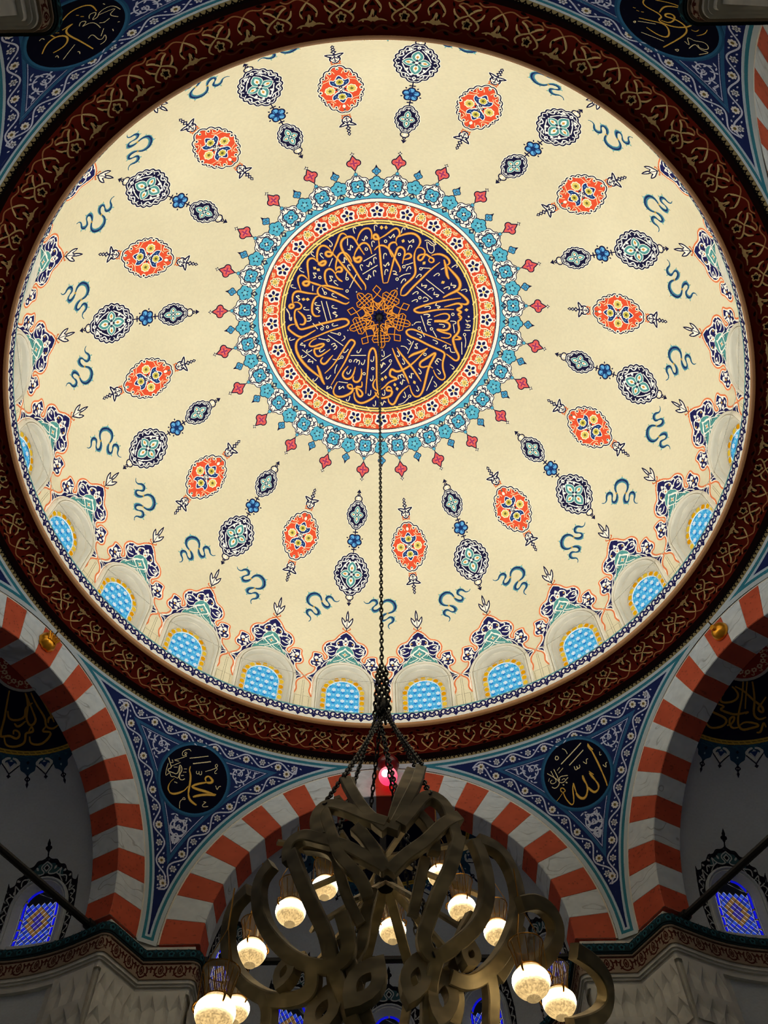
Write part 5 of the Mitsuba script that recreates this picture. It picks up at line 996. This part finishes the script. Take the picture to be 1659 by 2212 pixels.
# stalactite capital: two tiers of pointed folds under the cornice, on each straight face of a pier
def folds(p0, p1, n, z1, z0, out1, out0, nrm):
    p0, p1, nrm = np.array(p0), np.array(p1), np.array(nrm); ms = []
    for i in range(n):
        a_, b_ = p0 + (p1 - p0) * i / n, p0 + (p1 - p0) * (i + 1) / n; m = (a_ + b_) / 2; P = lambda q, o, z: [q[0] + nrm[0] * o, q[1] + nrm[1] * o, z]
        zt = z1; zm = z0 + (z1 - z0) * .35
        v = [P(a_, out1, zt), P(m, out1, zt), P(b_, out1, zt), P(a_, out1 * .9, zm), P(m, out0 * .35, zm + .12), P(b_, out1 * .9, zm), P(a_, out0, z0), P(m, out0 * .6, z0), P(b_, out0, z0), P(m, out1, zt - .05)]
        f = [[0, 3, 9], [9, 3, 4], [2, 9, 5], [9, 4, 5], [0, 9, 1], [1, 9, 2], [3, 6, 4], [4, 6, 7], [4, 7, 5], [5, 7, 8]]
        ms.append((np.array(v), np.array(f)))
    return ms
for a0 in (30, 90, 150, -150, -90, -30):
    pk_ = {30: 'pier', 90: 'pier_001', 150: 'pier_002', -150: 'pier_003', -90: 'pier_004', -30: 'pier_005'}[a0]
    for A, sg in ((a0 - 30, 1), (a0 + 30, -1)):
        q0, q1 = W(sg * R_IN, 6.72, A), W(sg * 3.86, 6.72, A); nn = W(0, -1, A)
        for (z1, z0, o1, o0, n) in ((10.22, 9.72, .06, .05, 4), (9.72, 9.30, .05, .02, 3)):
            for m in folds(q0, q1, n, z1, z0, o1 + .02, o0 + .02, nn): ent(pk_ + '__stalactite', mikit.ply(m, 'mat_capital_stone', smooth=False))
        s0, s1 = W(sg * R_IN, 6.72, A), W(sg * R_IN, 7.5, A); ns = W(-sg, 0, A)
        for (z1, z0, o1, o0, n) in ((10.22, 9.72, .06, .05, 3), (9.72, 9.30, .05, .02, 3)):
            for m in folds(s0, s1, n, z1, z0, o1 + .02, o0 + .02, ns): ent(pk_ + '__stalactite', mikit.ply(m, 'mat_capital_stone', smooth=False))
fl = hall.buffer(.3)
v, f = trimesh.creation.triangulate_polygon(polys(fl)[0], engine='earcut')
scene['floor'] = mikit.ply((np.c_[v, np.zeros(len(v))], f), 'mat_carpet', smooth=False); say('floor', 'carpeted prayer hall floor', kind='structure')
# tie rods of the three arches in view
for a, lb in ((0, 'black iron tie rod across the front arch behind the chandelier'), (-60, 'black iron tie rod across the left-hand arch'), (60, 'black iron tie rod across the right-hand arch')):
    k = fresh('tie_rod'); p0, p1 = W(-3.02, 7.06, a), W(3.02, 7.06, a)
    scene[k + '__bar'] = mikit.ply(tubem([[*p0, 10.98], [*p1, 10.98]], .058, 10), 'mat_black_iron', smooth=30)
    for p, q in ((p0, W(-2.9, 7.06, a)), (p1, W(2.9, 7.06, a))): ent(k + '__collar', mikit.ply(tubem([[*p, 10.98], [*q, 10.98]], .085, 10), 'mat_black_iron', smooth=30))
    say(k, lb, 'tie rod')

# ---------------------------------------------------------------- small things on the arches
def boss(name, a, u, z, y, label, cat_, ribs):
    n, m = 20, 40; th = np.linspace(0, math.pi / 2, n); ph = np.linspace(0, 2 * math.pi, m, endpoint=False)
    r = .165 * (1 + (.10 * np.abs(np.sin(ph * ribs / 2)) if ribs else 0 * ph))
    rows = [np.stack([r * np.sin(t) * np.cos(ph), np.full(m, -.15 * math.cos(t)), r * np.sin(t) * np.sin(ph) * 1.08], -1) for t in th[1:]]
    rows = [np.stack([0 * ph, np.full(m, -.15), 0 * ph], -1)] + rows
    v, f = loft(rows, True); v = v + [u, y, z]
    p = [tubem([[u + .03 * i, y - .13, z - .05], [u + .06 * i, y - .15, z + .09], [u + .05 * i + .02, y - .10, z + .19]], [.03, .022, .006], 6) for i in (-2, -1, 0, 1, 2)] if ribs else [tubem([[u, y - .2, z], [u, y - .14, z]], .05, 12)]
    scene[name + '__dome'] = put(mikit.ply((v, f), 'mat_gold_flame', smooth=40), a); scene[name + '__' + ('flame' if ribs else 'knob')] = put(mikit.ply(merge(p), 'mat_gold_flame', smooth=40), a); say(name, label, cat_)
boss('gilded_boss', -60, -.08, 14.50, 6.71, 'gilded flame-shaped boss on the red keystone of the left-hand arch', 'ornament', 9)
boss('gilded_boss_001', 60, .10, 14.50, 6.71, 'round gilded boss on the red keystone of the right-hand arch', 'ornament', 0)
def sphere(c_, r, s=3): return tri(trimesh.creation.icosphere(s, r).apply_translation(c_))
scene['red_lamp__globe'] = mikit.ply(sphere((.045, 6.45, 14.36), .18), 'mat_lamp_white', smooth=True, emitter={'type': 'area', 'radiance': rgb((1.5, .035, .16))})
scene['red_lamp__highlight'] = mikit.ply(sphere((.0, 6.32, 14.30), .075), 'mat_lamp_white', smooth=True, emitter={'type': 'area', 'radiance': rgb((3.0, 2.0, 2.4))})  # white highlight of the red globe, made as a small glowing sphere
scene['mat_red_glass'] = principled(c(92, 12, 18), roughness=.25, specular=.6)
scene['red_lamp__cap'] = mikit.ply(trimesh.creation.icosphere(3, .22).apply_transform(np.diag([1, 1, .8, 1])).apply_translation((.045, 6.47, 14.68)), 'mat_red_glass', smooth=True)
scene['red_lamp__bracket'] = mikit.ply(tubem([[.045, 6.47, 14.66], [.045, 6.73, 14.66]], .05), 'mat_black_iron', smooth=30)
say('red_lamp', 'glowing red lamp on the keystone of the front arch', 'lamp')
scene['mat_wire'] = principled(c(150, 145, 130), roughness=.4)
wp = [(6.40 * math.sin(math.radians(15 * k + 2)), 6.40 * math.cos(math.radians(15 * k + 2)), 16.98) for k in range(25)]
scene['guy_wire__wire'] = mikit.ply(merge([tubem([wp[i], wp[i + 1]], .007, 5) for i in range(24)]), 'mat_wire', smooth=30)
for k in range(24):
    x, y, z = wp[k]; q = 6.50 / 6.40; ent('guy_wire__stud', mikit.ply(tubem([[x, y, z], [x * q, y * q, z + .02]], .01, 6), 'mat_wire', smooth=30))
say('guy_wire', 'thin wire stretched from stud to stud across the dome windows', 'wire')

# ---------------------------------------------------------------- the chandelier
CH = json.loads('''{"bands":[[0.135,-0.954,-1.07,5.941,-1.063,-0.955,5.892,-1.101,-0.878,5.767,-1.082,-0.817,5.617,-0.989,-0.832,5.438,-0.836,-0.893,5.275,-0.674,-0.968,5.178,-0.522,-1.044,5.15,-0.457,-1.089,5.181,-0.457,-1.146,5.298],[0.135,-0.786,-1.211,6.045,-0.863,-1.148,5.963,-0.865,-1.124,5.796,-0.807,-1.098,5.636,-0.692,-1.107,5.474,-0.561,-1.126,5.353,-0.424,-1.152,5.285,-0.306,-1.183,5.27,-0.227,-1.223,5.32,-0.228,-1.271,5.432,-0.268,-1.307,5.557],[0.125,-0.658,-1.281,6.004,-0.659,-1.294,6.131,-0.579,-1.337,6.173,-0.444,-1.382,6.111,-0.264,-1.417,6.018,-0.105,-1.427,5.91,0.034,-1.421,5.819],[0.135,-0.646,-1.294,6.071,-0.556,-1.309,5.828,-0.451,-1.273,5.604,-0.37,-1.24,5.441,-0.329,-1.189,5.298,-0.26,-1.13,5.135,-0.18,-1.068,4.955,-0.103,-1.032,4.834],[0.1,-0.552,-1.237,6.168,-0.349,-1.298,6.053,-0.287,-1.295,5.872,-0.22,-1.261,5.679,-0.138,-1.225,5.531],[0.13,-0.437,-1.385,6.128,-0.472,-1.37,6.307,-0.411,-1.378,6.416,-0.258,-1.421,6.352,-0.108,-1.451,6.247,0.038,-1.457,6.178],[0.12,-0.426,-1.377,6.385,-0.347,-1.408,6.106,-0.277,-1.406,5.931,-0.15,-1.4,5.766,-0.088,-1.359,5.636],[0.12,-0.187,-1.443,6.154,-0.106,-1.441,6.054,-0.012,-1.429,5.888,0.034,-1.419,5.802],[0.12,-0.271,-1.348,6.712,-0.195,-1.419,6.472,-0.092,-1.45,6.269,0.037,-1.451,6.122],[0.1,-0.242,-1.252,6.794,-0.205,-1.345,6.476,-0.142,-1.374,6.255],[0.13,-0.786,-0.915,5.237,-0.749,-0.898,5.155,-0.75,-0.833,5.047,-0.719,-0.795,4.925],[0.12,-0.464,-1.113,5.32,-0.452,-1.055,5.187,-0.419,-1.017,5.076],[0.12,-0.324,-1.104,5.277,-0.291,-1.048,5.129,-0.246,-1.011,5.018],[0.1,-0.061,-1.269,5.778,-0.107,-1.213,5.609,-0.136,-1.158,5.446,-0.209,-1.112,5.349],[0.12,-0.252,-1.216,5.44,-0.206,-1.16,5.284,-0.147,-1.094,5.112,-0.09,-1.041,4.97],[0.135,0.68,-1.287,6.161,0.738,-1.229,5.935,0.715,-1.186,5.701,0.615,-1.172,5.524,0.459,-1.184,5.378,0.331,-1.195,5.313,0.277,-1.24,5.38,0.303,-1.276,5.494,0.386,-1.324,5.687,0.482,-1.345,5.891,0.56,-1.343,6.152],[0.135,0.711,-1.272,6.174,0.862,-1.173,6.158,0.957,-1.077,6.009,0.957,-1.035,5.769,0.85,-1.009,5.514,0.709,-1.025,5.327,0.555,-1.062,5.219,0.44,-1.116,5.222],[0.13,0.057,-1.417,5.794,0.172,-1.422,5.924,0.31,-1.411,6.049,0.445,-1.389,6.213,0.575,-1.326,6.343],[0.13,0.14,-1.449,6.164,0.243,-1.425,6.336,0.361,-1.384,6.491,0.46,-1.359,6.445,0.51,-1.358,6.29,0.544,-1.341,6.081],[0.12,0.318,-1.254,6.915,0.252,-1.4,6.572,0.174,-1.434,6.355,0.081,-1.449,6.116],[0.12,0.244,-1.191,6.95,0.148,-1.346,6.545,0.082,-1.379,6.253],[0.1,0.309,-1.289,6.01,0.251,-1.267,5.755,0.208,-1.223,5.597],[0.12,0.236,-1.346,6.409,0.359,-1.336,6.237,0.377,-1.318,6.032],[0.14,0.914,-1.389,5.543,1.033,-1.331,5.596,1.147,-1.221,5.572,1.163,-1.145,5.474,1.058,-1.139,5.321,0.953,-1.154,5.217],[0.14,1.232,-1.28,5.278,1.349,-1.16,5.282,1.457,-0.981,5.249,1.447,-0.889,5.159,1.342,-0.92,5.05,1.173,-1.032,4.94],[0.13,0.377,-1.198,5.349,0.316,-1.145,5.196,0.292,-1.078,5.039,0.285,-1.022,4.9],[0.13,0.699,-1.023,5.309,0.716,-0.945,5.19,0.704,-0.879,5.058,0.729,-0.794,4.942],[0.12,0.964,-0.94,5.71,0.882,-0.927,5.511,0.767,-0.935,5.328],[0.12,0.436,-1.077,5.277,0.482,-1.002,5.157,0.447,-0.953,5.017],[0.12,0.635,-1.073,5.702,0.547,-1.064,5.542,0.459,-1.025,5.331]],"eyes":[[-0.11,-1.17,5.168,0.85,0.42,-55],[-0.373,-1.063,5.061,0.8,0.4,-60],[-0.635,-1.067,5.315,0.5,0.28,-65],[0.212,-1.17,5.199,0.8,0.34,75],[0.382,-1.089,5.121,0.85,0.36,80],[0.576,-1.13,5.374,0.42,0.26,70]],"lamps":[[-0.539,0.597,7.268],[-0.725,-0.26,6.366],[-1.032,-0.026,6.186],[-0.96,-1.435,4.817],[0.073,0.712,6.897],[0.548,1.067,7.756],[0.664,0.25,6.764],[0.967,0.454,6.677],[0.923,-1.177,5.149],[1.239,-0.306,5.564],[-1.229,0.721,6.197]]}''')
PZ, PR_ = [4.6, 5.0, 5.4, 5.8, 6.2, 6.6, 7.0, 7.4, 7.8, 8.2, 8.5], [.95, 1.1, 1.28, 1.42, 1.46, 1.42, 1.26, 1.0, .72, .48, .36]
def shell_normal(P):
    r = np.maximum(np.hypot(P[:, 0], P[:, 1]), 1e-6); k = (np.interp(P[:, 2] + .1, PZ, PR_) - np.interp(P[:, 2] - .1, PZ, PR_)) / .2
    n = np.stack([P[:, 0] / r, P[:, 1] / r, -k], -1); return n / np.linalg.norm(n, axis=1, keepdims=True)
def ribbon(P, w, th=.075):
    w = w * .72; P = cat(P, 9); t = np.gradient(P, axis=0); t /= np.linalg.norm(t, axis=1, keepdims=True) + 1e-9; n = shell_normal(P)
    n = n - (n * t).sum(1, keepdims=True) * t; n /= np.linalg.norm(n, axis=1, keepdims=True) + 1e-9; bb = np.cross(t, n)
    h = w / 2; ch = .008
    secs = [P + bb * x + n * y for x, y in ((-h, -ch), (-h + ch, 0), (h - ch, 0), (h, -ch), (h, -th), (-h, -th))]
    V = np.stack(secs, 1).reshape(-1, 3); F = grid_faces(len(P), 6, True); L = (len(P) - 1) * 6
    return V, np.vstack([F, [[0, i, i + 1] for i in range(1, 5)], [[L, L + i + 1, L + i] for i in range(1, 5)]])
say('chandelier', 'great bronze chandelier of curved calligraphic bands hanging under the dome', 'chandelier')
NB_ = 0
for w, *p in CH['bands']:
    P = np.array(p).reshape(-1, 3); m = ribbon(P, w)
    ent('chandelier__letter_band', mikit.ply(m, 'mat_bronze', smooth=32))
    if not NB_ % 3 == 0: NB_ += 1; continue
    NB_ += 1
    Pb = P * [-1, -1, 1] * [.93, .93, 1]; ent('chandelier__letter_band', mikit.ply(ribbon(Pb, w), 'mat_bronze', smooth=32))
for x, y, z, l, w, rot in CH['eyes']:
    l, w = l * .5, w * .46
    g = petal(0, -l / 2, l, w * 1.25, 0).difference(petal(0, -l * .2, l * .36, w * .42, 0))
    m = trimesh.creation.extrude_polygon(polys(g)[0], .085, engine='earcut')
    P = np.array([[x, y, z]]); n = shell_normal(P)[0]; n[2] = 0; n /= np.linalg.norm(n); right = np.array([-n[1], n[0], 0]); a = math.radians(rot)
    up = np.array([0, 0, 1.0]); e1 = right * math.sin(a) + up * abs(math.cos(a)); e1 = right * (math.cos(math.radians(rot))) + up * math.sin(math.radians(abs(rot))); e1 /= np.linalg.norm(e1); e0 = np.cross(e1, n)
    v = np.array(m.vertices); V = P + v[:, :1] * e0 + v[:, 1:2] * e1 + (v[:, 2:] - .085) * n
    ent('chandelier__eye_plate', mikit.ply((V, m.faces), 'mat_bronze', smooth=False))
hub = np.array([.02, 0, 6.84])
scene['chandelier__hub'] = mikit.ply(sphere(hub, .10), 'mat_black_iron', smooth=True)
scene['chandelier__stem'] = mikit.ply(tubem([[0, 0, 7.5], [0, 0, 6.84]], .03, 10), 'mat_black_iron', smooth=30)
for k in range(8):
    a = math.radians(22.5 + 45 * k); e = np.array([math.sin(a), math.cos(a), 0])
    for q0, q1, w in ((hub, hub + e * .62 + [0, 0, -.62], .08), (hub + [0, 0, .25], e * .95 + [0, 0, 6.95], .05)):
        d = q1 - q0; L = np.linalg.norm(d); d = d / L; s = np.cross(d, [0, 0, 1.0]); s /= np.linalg.norm(s); u = np.cross(s, d)
        v, f = boxm(0, 0, 0, w, L, .025); ent('chandelier__strut', mikit.ply((q0 + d * L / 2 + v[:, :1] * s + v[:, 1:2] * d + v[:, 2:] * u, f), 'mat_bronze', smooth=False))
    lug = e * .78 + [0, 0, 6.35 + .3 * (k % 3)]; v, f = boxm(0, 0, 0, .07, .2, .03); M = np.array([[e[1], -e[0], 0], [e[0], e[1], 0], [0, 0, 1]])
    ent('chandelier__cleat', mikit.ply((lug + v @ np.array([[e[1], -e[0], 0], [e[0], e[1], 0], [0, 0, 1.0]]), f), 'mat_bronze', smooth=False))
# lower ring of curved horns that carry the outer lamps
def link_chain(p0, p1, pitch=.075, r=.012, wide=.03, sag=0.0):
    p0, p1 = np.array(p0, float), np.array(p1, float); L = np.linalg.norm(p1 - p0); n = max(2, int(L / pitch)); d = (p1 - p0) / L
    s = np.cross(d, [0.3, 0.9, 0.1]); s /= np.linalg.norm(s); u = np.cross(s, d); ms = []
    for i in range(n):
        cpt = p0 + (p1 - p0) * (i + .5) / n; e = s if i % 2 else u; t = np.linspace(0, 2 * math.pi, 9)[:-1]
        loop = np.array([cpt + d * (pitch * .68) * math.cos(x) + e * wide * math.sin(x) for x in t]); loop = np.vstack([loop, loop[:1]])
        ms.append(tubem(loop, r, 4, caps=False))
    return merge(ms)
KN = np.array([0, 0, 9.02])
scene['chandelier__chain'] = mikit.ply(link_chain((0, 0, 22.10), KN + [0, 0, .1], .075, .009, .019), 'mat_black_iron', smooth=40); say('chandelier__chain', 'long black chain from the crown of the dome')
for k in range(4):
    a = k * 1.57 + .4; e = np.array([math.sin(a), math.cos(a), 0]); ent('chandelier__chain_strand', mikit.ply(link_chain(KN + e * .045 + [0, 0, .62], KN + e * .085 - [0, 0, .18], .07, .011, .022), 'mat_black_iron', smooth=40))
scene['chandelier__knot'] = mikit.ply(revolve([(0, KN[2] + .1), (.05, KN[2] + .07), (.065, KN[2] - .02), (.05, KN[2] - .1), (0, KN[2] - .13)], 14), 'mat_black_iron', smooth=60)
bp = lambda i, j, m=1: np.array(CH['bands'][i][1:]).reshape(-1, 3)[j] * ([1, 1, 1] if m > 0 else [-.93, -.93, 1])
for i, tgt in enumerate((bp(8, 0), bp(19, 0), bp(5, 2), bp(18, 2), bp(18, 2, -1), bp(6, 0, -1), bp(4, 1), bp(15, 5))):
    a = i * .785; ent('chandelier__chain_strand', mikit.ply(link_chain(KN + [.05 * math.sin(a), .05 * math.cos(a), -.1], tgt, .06, .008, .018), 'mat_black_iron', smooth=40))
scene['ceiling__chain_rose'] = mikit.ply(revolve([(0, 22.06), (.05, 22.07), (.075, 22.10), (.08, 22.15)], 24), 'mat_black_iron', smooth=40)
# ---------------------------------------------------------------- glass lamps of the chandelier
scene['mat_cup_tint'] = {'type': 'principledthin', 'base_color': rgb((.62, .46, .28)), 'roughness': .3, 'diff_trans': 1.2, 'eta': 1.4}
scene['mat_cup_glass'] = {'type': 'blendbsdf', 'weight': .7, 'a': {'type': 'ref', 'id': 'mat_cup_tint'}, 'b': {'type': 'ref', 'id': 'mat_clear_glass'}}
def lathe(rz, n=28): return revolve(rz, n)
bowl = [(.0, -.142), (.044, -.142), (.05, -.135), (.046, -.122), (.075, -.108), (.11, -.08), (.132, -.035), (.136, .0), (.126, .035), (.10, .066), (.086, .085)]
cup = [(.086, .085), (.084, .10), (.092, .15), (.104, .21), (.122, .275), (.126, .29)]
bowl_m, cup_m = lathe(bowl), lathe(cup)
ribs_m = merge([tubem([[r * math.sin(a), r * math.cos(a), z] for r, z in ((.088, .10), (.098, .17), (.121, .272))], .0035, 4) for a in np.arange(12) * 2 * math.pi / 12] + [tubem([[.127 * math.sin(t), .127 * math.cos(t), .29] for t in np.linspace(0, 6.2832, 24)], .005, 4), tubem([[.087 * math.sin(t), .087 * math.cos(t), .088] for t in np.linspace(0, 6.2832, 24)], .006, 4)])
handles = [tubem([[(.12 + .035 * math.sin(t)) * math.sin(a), (.12 + .035 * math.sin(t)) * math.cos(a), .035 + .04 * math.cos(t)] for t in np.linspace(0, math.pi, 9)], .008, 5) for a in np.arange(3) * 2.0944 + .4]
susp = merge([tubem([[.13 * math.sin(a), .13 * math.cos(a), .05], [.13 * math.sin(a), .13 * math.cos(a), .30], [0, 0, .62]], .004, 4) for a in np.arange(3) * 2.0944 + .4] + [tubem([[0, 0, .60], [0, 0, .95]], .006, 5)])
bv, bf = lathe(cat(bowl, 4), 40); bz, br_ = bv[:, 2], np.hypot(bv[:, 0], bv[:, 1])
ba = np.arctan2(bv[:, 0], bv[:, 1])
def f_glow(p, n, uv):                                    # amber glass, brightest level with the filament
    z = uv.y - 0.5
    hot = dr.exp(-dr.square((z + 0.005) / 0.03))
    sp = 0.55 + 0.9 * noise(uv.x * 60, uv.y * 160, 0.0)
    foot = dr.select(z < -0.132, 0.5, 1.0)
    return (mi.Color3f(*LAMP) * (0.75 * sp) + mi.Color3f(1.0, 0.80, 0.44) * (13.0 * hot * (0.6 + 0.4 * sp))) * foot
lamp_parts = {'bowl': mikit.ply((bv, bf[:, ::-1]), 'mat_lamp_white', smooth=True, uv=np.stack([ba / 6.2832 + .5, bz + .5], -1), emitter={'type': 'area', 'radiance': proc(f_glow)}),
              'cup': mikit.ply(cup_m, 'mat_cup_glass', smooth=True), 'ribbing': mikit.ply(ribs_m, 'mat_brass', smooth=40), 'suspension_wire': mikit.ply(susp, 'mat_brass', smooth=40)}
hand_ply = [mikit.ply(h, 'mat_brass', smooth=True) for h in handles]
LB = ['highest glass oil lamp on the left side of the chandelier', 'glass oil lamp on the left, next below the highest left one', 'glass oil lamp at the far left inside the big curved band', 'largest glass oil lamp, lowest at the left edge of the chandelier',
      'small glass oil lamp hanging deep in the middle of the chandelier', 'glass oil lamp highest on the right side of the chandelier', 'glass oil lamp on the right, next below the highest right one', 'glass oil lamp at the right behind the outer curved band', 'large glass oil lamp hanging low at the right with a flared cup', 'rightmost glass oil lamp of the chandelier beside the curved horn', 'glass oil lamp at the lower left, half hidden behind the largest one']
for i, (x, y, z) in enumerate(CH['lamps']):
    k = fresh('glass_lamp'); M = T().translate([x, y, z]) @ T().rotate([0, 0, 1], 37.0 * i) @ T().scale(.88)
    for n_, p in lamp_parts.items(): scene[k + '__' + n_] = {**p, 'to_world': M}
    for h in hand_ply: ent(k + '__handle', {**h, 'to_world': M})
    say(k, LB[i], 'lamp', 'glowing glass lamps of the chandelier')
